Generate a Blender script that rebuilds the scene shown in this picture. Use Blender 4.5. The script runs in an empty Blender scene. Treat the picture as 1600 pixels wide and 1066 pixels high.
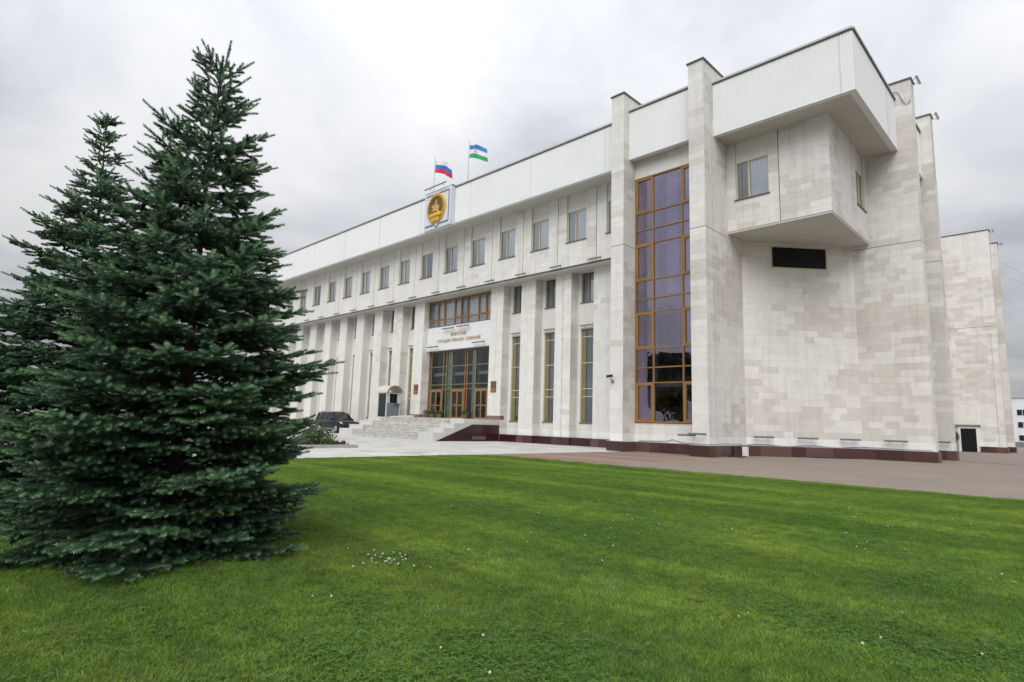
import bpy, math, random
import numpy as np
from mathutils import Matrix, Vector

random.seed(7)
S = bpy.context.scene
COL = S.collection
R = math.radians

# ------------------------------------------------------------------ camera, sky, sun, exposure
cam_d = bpy.data.cameras.new('camera'); cam = bpy.data.objects.new('camera', cam_d); COL.objects.link(cam)
cam_d.sensor_width = 36.0; cam_d.lens = 917.21 / 1600 * 36.0
cam_d.clip_start = 0.05; cam_d.clip_end = 5000
CAM = (0.0, 0.0, 1.25)
cr, cu, cf = (0.7138, 0.69971, 0.03003), (0.07639, -0.1204, 0.98978), (-0.69617, 0.70421, 0.13939)
cam.matrix_world = Matrix(((cr[0], cu[0], -cf[0], CAM[0]), (cr[1], cu[1], -cf[1], CAM[1]), (cr[2], cu[2], -cf[2], CAM[2]), (0, 0, 0, 1)))
S.camera = cam

SUN_AZ, SUN_EL = R(152), R(44)      # azimuth clockwise from +Y
W = bpy.data.worlds.new('World'); S.world = W; W.use_nodes = True
nt = W.node_tree; nt.nodes.clear()
def wn(t, **k):
    n = nt.nodes.new(t)
    for a, v in k.items(): setattr(n, a, v)
    return n
sky = wn('ShaderNodeTexSky', sky_type='NISHITA', sun_disc=False); sky.sun_elevation = SUN_EL; sky.sun_rotation = SUN_AZ
geo = wn('ShaderNodeTexCoord'); sep = wn('ShaderNodeSeparateXYZ'); nt.links.new(geo.outputs['Generated'], sep.inputs[0])
def wmath(op, a, b=None, clamp=False):
    n = wn('ShaderNodeMath', operation=op); n.use_clamp = clamp
    for i, v in enumerate((a, b)):
        if v is None: continue
        if isinstance(v, (int, float)): n.inputs[i].default_value = v
        else: nt.links.new(v, n.inputs[i])
    return n.outputs[0]
zc = wmath('MAXIMUM', sep.outputs[2], 0.0)
den = wmath('ADD', zc, 0.22)
px = wmath('DIVIDE', sep.outputs[0], den); py = wmath('DIVIDE', sep.outputs[1], den)
comb = wn('ShaderNodeCombineXYZ'); nt.links.new(px, comb.inputs[0]); nt.links.new(py, comb.inputs[1])
nz = wn('ShaderNodeTexNoise'); nz.inputs['Scale'].default_value = 1.15; nz.inputs['Detail'].default_value = 7; nz.inputs['Roughness'].default_value = 0.52; nz.inputs['Distortion'].default_value = 0.35
nt.links.new(comb.outputs[0], nz.inputs['Vector'])
ramp = wn('ShaderNodeValToRGB')
ramp.color_ramp.elements[0].position = 0.36; ramp.color_ramp.elements[0].color = (0.52, 0.56, 0.64, 1)
ramp.color_ramp.elements[1].position = 0.62; ramp.color_ramp.elements[1].color = (0.98, 0.985, 1.0, 1)
nt.links.new(nz.outputs[0], ramp.inputs[0])
lum = wmath('MULTIPLY_ADD', zc, 1.02); nt.nodes[-1].inputs[2].default_value = 0.31      # overcast: zenith brighter than horizon
mul = wn('ShaderNodeMix', data_type='RGBA', blend_type='MULTIPLY'); mul.inputs[0].default_value = 1.0
nt.links.new(ramp.outputs[0], mul.inputs[6])
cl = wn('ShaderNodeCombineColor')
for i in range(3): nt.links.new(lum, cl.inputs[i])
nt.links.new(cl.outputs[0], mul.inputs[7])
bg1 = wn('ShaderNodeBackground'); bg1.inputs[1].default_value = 0.05; nt.links.new(sky.outputs[0], bg1.inputs[0])
bg2 = wn('ShaderNodeBackground'); bg2.inputs[1].default_value = 0.95; nt.links.new(mul.outputs[2], bg2.inputs[0])
mixs = wn('ShaderNodeMixShader'); mixs.inputs[0].default_value = 0.93
nt.links.new(bg1.outputs[0], mixs.inputs[1]); nt.links.new(bg2.outputs[0], mixs.inputs[2])
wo = wn('ShaderNodeOutputWorld'); nt.links.new(mixs.outputs[0], wo.inputs[0])

sun_d = bpy.data.lights.new('sun', 'SUN'); sun_d.energy = 1.5; sun_d.angle = R(45); sun_d.color = (1.0, 0.985, 0.96)
sun = bpy.data.objects.new('sun', sun_d); COL.objects.link(sun); sun.location = (20, -30, 60)
sd = Vector((math.sin(SUN_AZ) * math.cos(SUN_EL), math.cos(SUN_AZ) * math.cos(SUN_EL), math.sin(SUN_EL)))
sun.rotation_euler = sd.to_track_quat('Z', 'Y').to_euler()
vs = S.view_settings; vs.view_transform = 'Standard'; vs.look = 'None'; vs.gamma = 1.0; vs.use_curve_mapping = False; vs.exposure = 0.53

# ------------------------------------------------------------------ materials
MATS = {}
def new_mat(name):
    m = bpy.data.materials.new(name); m.use_nodes = True; MATS[name] = m
    return m, m.node_tree, m.node_tree.nodes['Principled BSDF']
def noise(t, scale, detail=4, rough=0.55, vec=None, stretch=None):
    n = t.nodes.new('ShaderNodeTexNoise'); n.inputs['Scale'].default_value = scale; n.inputs['Detail'].default_value = detail; n.inputs['Roughness'].default_value = rough
    g = t.nodes.new('ShaderNodeNewGeometry'); v = g.outputs['Position']
    if stretch:
        mp = t.nodes.new('ShaderNodeMapping'); mp.inputs['Scale'].default_value = stretch; t.links.new(v, mp.inputs[0]); v = mp.outputs[0]
    t.links.new(v, n.inputs['Vector']); return n.outputs[0]
def ramp2(t, fac, p0, c0, p1, c1):
    r = t.nodes.new('ShaderNodeValToRGB'); e = r.color_ramp.elements
    e[0].position = p0; e[0].color = (*c0, 1); e[1].position = p1; e[1].color = (*c1, 1)
    t.links.new(fac, r.inputs[0]); return r.outputs[0]
def mixc(t, mode, fac, a, b):
    m = t.nodes.new('ShaderNodeMix'); m.data_type = 'RGBA'; m.blend_type = mode
    if isinstance(fac, float): m.inputs[0].default_value = fac
    else: t.links.new(fac, m.inputs[0])
    for i, v in ((6, a), (7, b)):
        if isinstance(v, tuple): m.inputs[i].default_value = (*v, 1)
        else: t.links.new(v, m.inputs[i])
    return m.outputs[2]
def bump(t, b, h, strength=0.2, dist=0.01):
    n = t.nodes.new('ShaderNodeBump'); n.inputs['Strength'].default_value = strength; n.inputs['Distance'].default_value = dist
    t.links.new(h, n.inputs['Height']); t.links.new(n.outputs[0], b.inputs['Normal'])
def plain(name, col, rough=0.6, var=0.12, scale=3.0, metal=0.0, bmp=0.0, streak=False, spec=None):
    m, t, b = new_mat(name)
    n = noise(t, scale, 5)
    lo = tuple(c * (1 - var) for c in col); hi = tuple(min(1, c * (1 + var)) for c in col)
    c = ramp2(t, n, 0.3, lo, 0.7, hi)
    if streak:      # rain streaks and grime with their own shape
        s = noise(t, 1.0, 6, 0.65, stretch=(3.0, 3.0, 0.22))
        c = mixc(t, 'MULTIPLY', 1.0, c, ramp2(t, s, 0.27, (0.87, 0.855, 0.83), 0.50, (1, 1, 1)))
    t.links.new(c, b.inputs['Base Color']); b.inputs['Roughness'].default_value = rough; b.inputs['Metallic'].default_value = metal
    if spec is not None: b.inputs['Specular IOR Level'].default_value = spec
    if bmp: bump(t, b, noise(t, scale * 9, 4), bmp, 0.01)
    return m
STONE = []
for i, c in enumerate([(0.705, 0.688, 0.648), (0.680, 0.661, 0.619), (0.722, 0.708, 0.672), (0.610, 0.584, 0.544), (0.568, 0.538, 0.498), (0.610, 0.570, 0.512)]):
    STONE.append(plain('stone_tone_%d' % i, c, 0.75, 0.05, 2.2, bmp=0.12, streak=True))
WHITE = plain('white_base_course', (0.78, 0.78, 0.77), 0.6, 0.05, 2, streak=True)
plain('mortar', (0.60, 0.58, 0.54), 0.9, 0.05)
plain('plaster', (0.69, 0.675, 0.63), 0.85, 0.06, 0.7, bmp=0.05, streak=True)
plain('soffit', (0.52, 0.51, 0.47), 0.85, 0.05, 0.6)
plain('ribbed_metal', (0.76, 0.77, 0.77), 0.5, 0.03, 0.5)
plain('coping_metal', (0.50, 0.49, 0.46), 0.5, 0.1, 2)
plain('dark_flashing', (0.10, 0.095, 0.085), 0.5, 0.15, 2)
plain('seam_dark', (0.16, 0.15, 0.14), 0.9, 0.1)
GRAN = [plain('red_granite_%d' % i, c, 0.32, 0.25, 14.0) for i, c in enumerate([(0.078, 0.036, 0.034), (0.055, 0.025, 0.025), (0.115, 0.062, 0.056)])]
plain('polished_granite', (0.040, 0.010, 0.013), 0.22, 0.25, 25)
plain('orange_frame', (0.27, 0.145, 0.045), 0.45, 0.10, 3)
plain('olive_frame', (0.20, 0.175, 0.085), 0.5, 0.08, 3)
plain('cream_frame', (0.55, 0.51, 0.36), 0.5, 0.06, 3)
plain('dark_sill', (0.13, 0.11, 0.085), 0.5, 0.1)
plain('curtain_white', (0.80, 0.82, 0.85), 0.9, 0.08, 1.5)
plain('curtain_grey', (0.30, 0.33, 0.38), 0.9, 0.12, 1.5)
plain('curtain_blue', (0.17, 0.20, 0.27), 0.9, 0.15, 1.5)
plain('curtain_lilac', (0.72, 0.66, 0.80), 0.9, 0.10, 1.0)
plain('room_dark', (0.020, 0.020, 0.022), 0.9, 0.2)
plain('room_pillar', (0.42, 0.50, 0.46), 0.7, 0.05)
plain('black_panel', (0.008, 0.008, 0.009), 0.55, 0.2, spec=0.2)
plain('galvanised', (0.20, 0.20, 0.20), 0.5, 0.15, 4, metal=0.3)
plain('gold', (0.80, 0.52, 0.09), 0.36, 0.15, 5, metal=0.75)
plain('dark_bronze', (0.13, 0.08, 0.06), 0.5, 0.2, 6)
plain('plaque_grey', (0.64, 0.66, 0.71), 0.5, 0.03, 1)
plain('blue_grey_line', (0.17, 0.19, 0.26), 0.5, 0.05)
plain('white_paint', (0.74, 0.74, 0.74), 0.5, 0.04, 2)
plain('lettering_gold', (0.42, 0.27, 0.11), 0.45, 0.15, 9)
plain('rust_red', (0.20, 0.055, 0.030), 0.5, 0.2, 8)
plain('steel_pole', (0.55, 0.55, 0.55), 0.4, 0.05, metal=0.5)
for n_, c_ in (('flag_white', (0.75, 0.76, 0.78)), ('flag_blue', (0.045, 0.16, 0.50)), ('flag_red', (0.62, 0.03, 0.06)), ('flag_sky_blue', (0.05, 0.20, 0.50)), ('flag_green', (0.035, 0.36, 0.14))):
    plain(n_, c_, 0.8, 0.04, 3)
plain('booth_grey', (0.17, 0.185, 0.20), 0.5, 0.06, 2)
plain('booth_white', (0.60, 0.61, 0.62), 0.5, 0.04, 2)
plain('booth_roof', (0.58, 0.55, 0.46), 0.35, 0.06, 2)
plain('soil', (0.035, 0.026, 0.02), 0.95, 0.3, 9)
plain('petal_red', (0.36, 0.02, 0.03), 0.6, 0.2, 30)
plain('kerb_concrete', (0.36, 0.35, 0.33), 0.85, 0.1, 3)
plain('terracotta', (0.17, 0.09, 0.06), 0.8, 0.15, 6)
plain('rubber', (0.012, 0.012, 0.012), 0.8, 0.2)
plain('alloy', (0.50, 0.50, 0.52), 0.35, 0.05, metal=0.7)
plain('chrome', (0.60, 0.61, 0.63), 0.18, 0.03, metal=0.9)
plain('bark', (0.065, 0.048, 0.036), 0.95, 0.3, 18, bmp=0.5)
plain('asphalt', (0.16, 0.155, 0.15), 0.9, 0.15, 2)
plain('clover_white', (0.50, 0.50, 0.42), 0.7, 0.08, 20)
plain('wire_black', (0.05, 0.05, 0.055), 0.6, 0.1)
plain('white_render', (0.70, 0.72, 0.75), 0.8, 0.04, 0.4, streak=True)
m, t, b = new_mat('car_paint'); b.inputs['Base Color'].default_value = (0.008, 0.009, 0.014, 1); b.inputs['Roughness'].default_value = 0.3; b.inputs['Coat Weight'].default_value = 0.15; b.inputs['Specular IOR Level'].default_value = 0.3
m, t, b = new_mat('car_glass'); b.inputs['Base Color'].default_value = (0.010, 0.013, 0.016, 1); b.inputs['Roughness'].default_value = 0.05; b.inputs['Specular IOR Level'].default_value = 0.7
m, t, b = new_mat('lamp_lens'); b.inputs['Base Color'].default_value = (0.72, 0.75, 0.80, 1); b.inputs['Roughness'].default_value = 0.08

def glass(name, trans, gloss, refl, wav=0.0):
    m, t, b = new_mat(name); t.nodes.remove(b)
    tr = t.nodes.new('ShaderNodeBsdfTransparent'); tr.inputs[0].default_value = (*trans, 1)
    gl = t.nodes.new('ShaderNodeBsdfGlossy'); gl.inputs[0].default_value = (*gloss, 1); gl.inputs['Roughness'].default_value = 0.015
    fr = t.nodes.new('ShaderNodeFresnel'); fr.inputs[0].default_value = 1.5
    mt_ = t.nodes.new('ShaderNodeMath'); mt_.operation = 'MULTIPLY_ADD'; mt_.use_clamp = True; mt_.inputs[1].default_value = 1 - refl; mt_.inputs[2].default_value = refl; t.links.new(fr.outputs[0], mt_.inputs[0])
    if wav:
        n = noise(t, 0.8, 2); bp = t.nodes.new('ShaderNodeBump'); bp.inputs['Strength'].default_value = wav; bp.inputs['Distance'].default_value = 0.02
        t.links.new(n, bp.inputs['Height']); t.links.new(bp.outputs[0], gl.inputs['Normal'])
    mx = t.nodes.new('ShaderNodeMixShader'); t.links.new(mt_.outputs[0], mx.inputs[0]); t.links.new(tr.outputs[0], mx.inputs[1]); t.links.new(gl.outputs[0], mx.inputs[2])
    t.links.new(mx.outputs[0], t.nodes['Material Output'].inputs[0])
glass('glass_violet', (0.60, 0.55, 0.68), (0.74, 0.68, 0.86), 0.34, 0.6)
glass('glass_clear', (0.88, 0.90, 0.91), (0.88, 0.91, 0.95), 0.26, 0.25)
glass('glass_entrance', (0.74, 0.80, 0.78), (0.75, 0.80, 0.82), 0.05, 0.2)
M = MATS

# ------------------------------------------------------------------ mesh helpers
class MB:
    def __init__(s): s.v = []; s.f = []; s.m = []; s.mats = []
    def mi(s, mat):
        mat = M[mat] if isinstance(mat, str) else mat
        if mat not in s.mats: s.mats.append(mat)
        return s.mats.index(mat)
    def poly(s, pts, mat):
        k = len(s.v); s.v += [tuple(p) for p in pts]; s.f.append(tuple(range(k, k + len(pts)))); s.m.append(s.mi(mat)); return s
    def hexa(s, c, mat):      # c: 4 bottom, 4 top (ccw seen from above)
        k = len(s.v); s.v += [tuple(p) for p in c]; i = s.mi(mat)
        for f in ((3, 2, 1, 0), (4, 5, 6, 7), (0, 1, 5, 4), (1, 2, 6, 5), (2, 3, 7, 6), (3, 0, 4, 7)):
            s.f.append(tuple(k + a for a in f)); s.m.append(i)
        return s
    def box(s, x0, x1, y0, y1, z0, z1, mat):
        return s.hexa([(x0, y0, z0), (x1, y0, z0), (x1, y1, z0), (x0, y1, z0), (x0, y0, z1), (x1, y0, z1), (x1, y1, z1), (x0, y1, z1)], mat)
    def prism(s, pts, z0, z1, mat):      # plan polygon ccw
        k = len(s.v); n = len(pts); s.v += [(p[0], p[1], z0) for p in pts] + [(p[0], p[1], z1) for p in pts]; i = s.mi(mat)
        s.f.append(tuple(range(k + n - 1, k - 1, -1))); s.m.append(i); s.f.append(tuple(range(k + n, k + 2 * n))); s.m.append(i)
        for a in range(n):
            b_ = (a + 1) % n; s.f.append((k + a, k + b_, k + n + b_, k + n + a)); s.m.append(i)
        return s
    def extr(s, pts, d, mat):      # planar 3-d polygon swept by vector d
        k = len(s.v); n = len(pts); i = s.mi(mat)
        s.v += [tuple(p) for p in pts] + [(p[0] + d[0], p[1] + d[1], p[2] + d[2]) for p in pts]
        s.f.append(tuple(range(k + n - 1, k - 1, -1))); s.m.append(i); s.f.append(tuple(range(k + n, k + 2 * n))); s.m.append(i)
        for a in range(n):
            b_ = (a + 1) % n; s.f.append((k + a, k + b_, k + n + b_, k + n + a)); s.m.append(i)
        return s
    def tube(s, pts, rad, mat, n=6, caps=True):
        i = s.mi(mat); rings = []
        P = [Vector(p) for p in pts]
        for j, p in enumerate(P):
            d = (P[min(j + 1, len(P) - 1)] - P[max(j - 1, 0)]).normalized()
            a = d.cross(Vector((0, 0, 1)));
            if a.length < 1e-3: a = Vector((1, 0, 0))
            a.normalize(); b_ = d.cross(a); r = rad[j] if isinstance(rad, (list, tuple)) else rad
            k = len(s.v); rings.append(k)
            s.v += [tuple(p + (a * math.cos(q) + b_ * math.sin(q)) * r) for q in (2 * math.pi * h / n for h in range(n))]
        for k0, k1 in zip(rings, rings[1:]):
            for h in range(n):
                g = (h + 1) % n; s.f.append((k0 + h, k0 + g, k1 + g, k1 + h)); s.m.append(i)
        if caps:
            s.f.append(tuple(rings[0] + h for h in range(n))); s.m.append(i); s.f.append(tuple(rings[-1] + h for h in reversed(range(n)))); s.m.append(i)
        return s
    def build(s, name, parent=None, smooth=False, fix=False):
        me = bpy.data.meshes.new(name); me.from_pydata(s.v, [], s.f)
        for mt in s.mats: me.materials.append(mt)
        me.polygons.foreach_set('material_index', s.m)
        if smooth: me.polygons.foreach_set('use_smooth', [True] * len(s.f))
        me.update()
        o = bpy.data.objects.new(name, me); COL.objects.link(o)
        if parent: o.parent = parent
        return o
def empty(name, loc=(0, 0, 0), rz=0.0):
    o = bpy.data.objects.new(name, None); COL.objects.link(o); o.location = loc; o.rotation_euler = (0, 0, rz); o.empty_display_size = 0.2
    return o
def tag(o, label=None, cat=None, group=None, kind=None):
    if label: o['label'] = label
    if cat: o['category'] = cat
    if group: o['group'] = group
    if kind: o['kind'] = kind
    return o
def copy_tree(o, parent=None):
    c = o.copy(); COL.objects.link(c); c.parent = parent
    for ch in o.children: copy_tree(ch, c)
    return c
_h = {}
def vnoise(x, y, s):
    def hsh(i, j):
        k = (i, j, s)
        if k not in _h: _h[k] = random.Random(i * 92821 + j * 68917 + s * 1013).random()
        return _h[k]
    i, j = math.floor(x), math.floor(y); fx, fy = x - i, y - j
    fx = fx * fx * (3 - 2 * fx); fy = fy * fy * (3 - 2 * fy)
    return (hsh(i, j) * (1 - fx) + hsh(i + 1, j) * fx) * (1 - fy) + (hsh(i, j + 1) * (1 - fx) + hsh(i + 1, j + 1) * fx) * fy

# pieces (stones, slabs): gathered here, the 300 that show largest become objects, the rest one mesh per wall
PIECES = {}
def piece(kind, parent, c, u, n, L, D, H, mat, vertical=True):
    """box of length L along u, depth D along n (front face centre c), height H"""
    w = 0.0
    d = Vector(CAM) - Vector(c); dist = d.length
    w = L * H * max(0.0, d.dot(Vector(n))) / dist ** 3
    PIECES.setdefault(kind, []).append((w, parent, c, u, n, L, D, H, mat))
_unit = {}
def unit_mesh(kind, mat):
    k = (kind, mat.name)
    if k not in _unit:
        mb = MB(); mb.box(-.5, .5, -.5, .5, -.5, .5, mat)
        me = bpy.data.meshes.new(kind); me.from_pydata(mb.v, [], mb.f); me.materials.append(mat); me.update(); _unit[k] = me
    return _unit[k]
def flush_pieces(kind, rest_name, nmax=300):
    L = sorted(PIECES.get(kind, []), key=lambda p: -p[0]); rest = {}
    for i, (w, parent, c, u, n, l, D, H, mat) in enumerate(L):
        u = Vector(u); n = Vector(n); v = n.cross(u)
        ctr = Vector(c) - n * (D / 2)
        mtx = Matrix(((u.x * l, n.x * D, v.x * H, ctr.x), (u.y * l, n.y * D, v.y * H, ctr.y), (u.z * l, n.z * D, v.z * H, ctr.z), (0, 0, 0, 1)))
        if i < nmax:
            o = bpy.data.objects.new(kind, unit_mesh(kind, mat)); COL.objects.link(o); o.parent = parent; o.matrix_local = mtx
        else:
            mb = rest.setdefault(parent.name, (parent, MB()))[1]
            q = [mtx @ Vector(p) for p in ((-.5, -.5, -.5), (.5, -.5, -.5), (.5, .5, -.5), (-.5, .5, -.5), (-.5, -.5, .5), (.5, -.5, .5), (.5, .5, .5), (-.5, .5, .5))]
            mb.hexa(q, mat)
    for parent, mb in rest.values():
        tag(mb.build(rest_name, parent), kind='stuff')
def clad(parent, p0, u, n, w, z0, z1, bias=0.0, seed=1, lmin=0.45, lmax=1.15, D=0.012, gap=0.004, scale=1.0, light=False):
    """rows of stone slabs on a rectangle; p0 = plan corner of the finished face, u along, n outwards"""
    zones = []
    z = z0
    if z0 < 0.6: zones.append((z0, 0.93, True)); z = 0.93
    if z < 11.05 < z1: zones += [(z, 11.055, False), (11.085, z1, False)]
    else: zones.append((z, z1, False))
    rnd = random.Random(seed * 77 + int(w * 100))
    for a, b_, white in zones:
        rows = 1 if white else max(1, round((b_ - a) / 0.327)); h = (b_ - a) / rows
        for r in range(rows):
            x = -rnd.random() * 0.5 if w > 1.2 else 0.0
            while x < w - 1e-3:
                l = rnd.uniform(lmin, lmax) if not white else rnd.uniform(0.9, 1.6)
                x0, x1 = max(0.0, x), min(w, x + l)
                if w - x1 < 0.28: x1 = w
                x = x1 if x1 >= w else x + l
                if x1 - x0 < 0.05: continue
                zc_ = a + (r + .5) * h; cx = (x0 + x1) / 2
                if white: mt = WHITE
                else:
                    q = vnoise(cx * 0.55 * scale + seed * 3.7, zc_ * 0.55, seed) * 0.75 + rnd.random() * 0.42 + bias
                    mt = STONE[0] if q < 0.42 else STONE[2] if q < 0.56 else STONE[1] if q < 0.70 else STONE[3] if q < 0.88 else (STONE[4] if rnd.random() < .6 else STONE[5])
                    if light and mt in STONE[3:]: mt = STONE[1] if rnd.random() < .7 else mt
                pr = rnd.uniform(-.002, .002)
                piece('stone', parent, (p0[0] + u[0] * cx + n[0] * pr, p0[1] + u[1] * cx + n[1] * pr, zc_), (u[0], u[1], 0), (n[0], n[1], 0), x1 - x0 - gap, D, h - gap, mt)
F_, RX, LX = (0, -1), (1, 0), (-1, 0)      # outward normals: front, right side, left side
UX, UY = (1, 0), (0, 1)

# ------------------------------------------------------------------ ground
mb = MB(); mb.poly([(-1500, -1500, -0.012), (1500, -1500, -0.012), (1500, 1500, -0.012), (-1500, 1500, -0.012)], 'asphalt')
tag(mb.build('ground'), kind='structure')
# brick pavement round the corner of the building
m, t, b = new_mat('pavers')
g = t.nodes.new('ShaderNodeNewGeometry'); br = t.nodes.new('ShaderNodeTexBrick'); t.links.new(g.outputs['Position'], br.inputs['Vector'])
br.inputs['Color1'].default_value = (0.262, 0.210, 0.170, 1); br.inputs['Color2'].default_value = (0.232, 0.190, 0.155, 1); br.inputs['Mortar'].default_value = (0.13, 0.112, 0.095, 1)
br.inputs['Scale'].default_value = 1.0; br.inputs['Brick Width'].default_value = 0.22; br.inputs['Row Height'].default_value = 0.11; br.inputs['Mortar Size'].default_value = 0.006
# strips of redder pavers laid between the piers and the lawn
n1 = noise(t, 0.35, 4); big = ramp2(t, n1, 0.32, (0.88, 0.88, 0.90), 0.66, (1.06, 1.04, 1.0))
sx = t.nodes.new('ShaderNodeSeparateXYZ'); t.links.new(g.outputs['Position'], sx.inputs[0])
mr = t.nodes.new('ShaderNodeMath'); mr.operation = 'LESS_THAN'; t.links.new(sx.outputs[0], mr.inputs[0]); mr.inputs[1].default_value = -11.8
wv = t.nodes.new('ShaderNodeMath'); wv.operation = 'PINGPONG'; t.links.new(sx.outputs[1], wv.inputs[0]); wv.inputs[1].default_value = 1.35
gt = t.nodes.new('ShaderNodeMath'); gt.operation = 'GREATER_THAN'; t.links.new(wv.outputs[0], gt.inputs[0]); gt.inputs[1].default_value = 0.62
mm = t.nodes.new('ShaderNodeMath'); mm.operation = 'MULTIPLY'; t.links.new(mr.outputs[0], mm.inputs[0]); t.links.new(gt.outputs[0], mm.inputs[1])
red = mixc(t, 'MULTIPLY', 1.0, br.outputs['Color'], (1.05, 0.72, 0.66))
c = mixc(t, 'MIX', mm.outputs[0], br.outputs['Color'], red)
c = mixc(t, 'MULTIPLY', 1.0, c, big)
t.links.new(c, b.inputs['Base Color']); b.inputs['Roughness'].default_value = 0.85; bump(t, b, br.outputs['Fac'], 0.4, -0.004)
mb = MB(); mb.poly([(-17.5, 10.0, -0.004), (60, 10.0, -0.004), (60, 130, -0.004), (-17.5, 130, -0.004)], 'pavers')
pav = tag(mb.build('pavement'), kind='structure')
# pale slab plaza before the entrance
plaza = MB(); plaza.poly([(-110, -40, -0.006), (-17.5, -40, -0.006), (-17.5, 31, -0.006), (-110, 31, -0.006)], plain('plaza_joint', (0.30, 0.29, 0.27), 0.9, 0.1))
plaza = tag(plaza.build('plaza'), kind='structure')
SLAB = [plain('plaza_slab_%d' % i, c, 0.7, 0.06, 1.2, streak=False) for i, c in enumerate([(0.50, 0.49, 0.46), (0.46, 0.45, 0.42), (0.54, 0.53, 0.51), (0.39, 0.38, 0.355)])]
rnd = random.Random(3)
for j, yy in enumerate(np.arange(6.0, 29.2, 0.8)):
    for i, xx in enumerate(np.arange(-17.53, -64, -1.2)):
        off = 0.6 if j % 2 else 0.0
        x1 = xx - off; x0 = x1 - 1.2
        if j % 2 and i == 0:
            piece('paving_slab', plaza, (xx - .3, yy + .4, 0.004), (1, 0, 0), (0, 0, 1), 0.585, 0.03, 0.785, SLAB[0])
        mt = SLAB[rnd.choices(range(4), (5, 4, 3, 1))[0]]
        piece('paving_slab', plaza, ((x0 + x1) / 2, yy + .4, 0.004 + rnd.uniform(-.002, .002)), (1, 0, 0), (0, 0, 1), 1.2 - 0.015, 0.03, 0.8 - 0.015, mt)
flush_pieces('paving_slab', 'slab_field', 300)

# ------------------------------------------------------------------ the building
BLD = tag(empty('government_building', (0, 0, 0)), 'long pale stone office building with ribbed white fascia and tall piers', 'building')
ZT, ZF0, ZF1, ZB = 19.85, 16.1, 18.9, 11.2
CX0, PITCH, NB = -21.08, 3.13, 16
cxk = lambda k: CX0 - PITCH * k
XEND = cxk(NB) - 2.2
YU, YC, YW = 28.45, 29.15, 29.9

# hidden mass and roof
mb = MB()
mb.box(XEND + .1, -18.3, 30.9, 64, 0.02, 18.3, 'room_dark')
mb.box(-18.25, -13.0, 29.6, 34, 0.02, 18.3, 'room_dark')
mb.box(-18.2, -9.0, 35.0, 66, 0.02, 18.25, 'plaster')
mb.prism([(-13.1, 30.3), (-12.85, 30.3), (-8.9, 34.7), (-8.9, 35.1), (-13.1, 35.1)], 0.02, 11.3, 'room_dark')
mb.box(-13.05, -8.3, 29.3, 34.95, 11.5, 16.3, 'room_dark')
mb.box(XEND, XEND + .09, 28.5, 64, 0, 18.2, 'plaster')
mb.build('core_wall', BLD)
mb = MB(); mb.box(XEND, -13.6, 27.2, 64, 18.35, 18.75, 'coping_metal'); mb.box(-12.7, -6.4, 27.25, 34.7, 18.36, 18.76, 'coping_metal'); mb.box(-13.55, -9.2, 35.5, 68, 18.36, 18.74, 'coping_metal'); mb.box(-9.19, -6.1, 35.6, 39.6, 18.36, 18.74, 'coping_metal')
mb.build('roof', BLD)

def wall_part(name, boxes):
    mb = MB()
    for bx in boxes: mb.box(*bx, 'mortar')
    return mb.build(name, BLD)
d_ = 0.012
def cap(parent, x0, x1, y0, y1, z=ZT):
    mb = MB(); mb.box(x0 - .06, x1 + .06, y0 - .06, y1 + .06, z, z + .075, 'dark_flashing'); mb.build('pier_cap', parent)
def pier(x0, x1, y0, y1, ytop, seed, left=True, zt=ZT, bias=0.0, light=False):
    p = wall_part('pier', [(x0 + d_, x1 - d_, y0 + d_, y1 - .002, 0.02, 16.0), (x0 + d_, x1 - d_, y0 + d_, ytop - d_, 16.0, zt)])
    clad(p, (x0, y0), UX, F_, x1 - x0, 0.5, zt, seed=seed, bias=bias, lmin=0.8, lmax=0.9, light=light)
    clad(p, (x1, y0 + d_), UY, RX, y1 - y0 - d_, 0.5, 16.0, seed=seed + 1, bias=bias)
    clad(p, (x1, y0 + d_), UY, RX, ytop - y0 - d_, 16.0, zt, seed=seed + 2, bias=bias)
    if left: clad(p, (x0, y0 + d_), UY, LX, ytop - y0 - d_, 0.5, zt, seed=seed + 3, bias=bias)
    cap(p, x0, x1, y0, ytop, zt)
    return p
P1 = pier(-18.25, -17.44, 26.0, 28.9, 28.05, 11, bias=-0.02, light=True)
P2 = pier(-13.55, -12.72, 26.0, 30.1, 28.5, 21, bias=-0.02)
P3 = wall_part('pier', [(-8.6, -5.5 - d_, 34.75 + d_, 35.5, 0.02, ZT)])
clad(P3, (-8.6, 34.75), UX, F_, 3.1, 0.5, ZT, seed=31, bias=0.16)
clad(P3, (-5.5, 34.75 + d_), UY, RX, 0.72, 0.5, ZT, seed=32, bias=-0.1)
cap(P3, -8.6, -5.5, 34.75, 35.5)
P4 = pier(-8.4, -5.45, 39.65, 40.4, 40.3, 41, left=False, bias=0.14)
P5 = wall_part('pier', [(-10.5, -5.45 - d_, 66.2 + d_, 67.0, 0.02, ZT)])
clad(P5, (-10.5, 66.2), UX, F_, 5.05, 0.5, ZT, seed=51, bias=0.02, lmin=.6, lmax=1.3)
clad(P5, (-5.45, 66.2 + d_), UY, RX, 0.75, 0.5, ZT, seed=52, bias=0.0)
cap(P5, -10.5, -5.45, 66.2, 67.0)
P6 = pier(-8.4, -5.3, 71.2, 72.0, 72.0, 61, left=False, bias=0.05)
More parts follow.
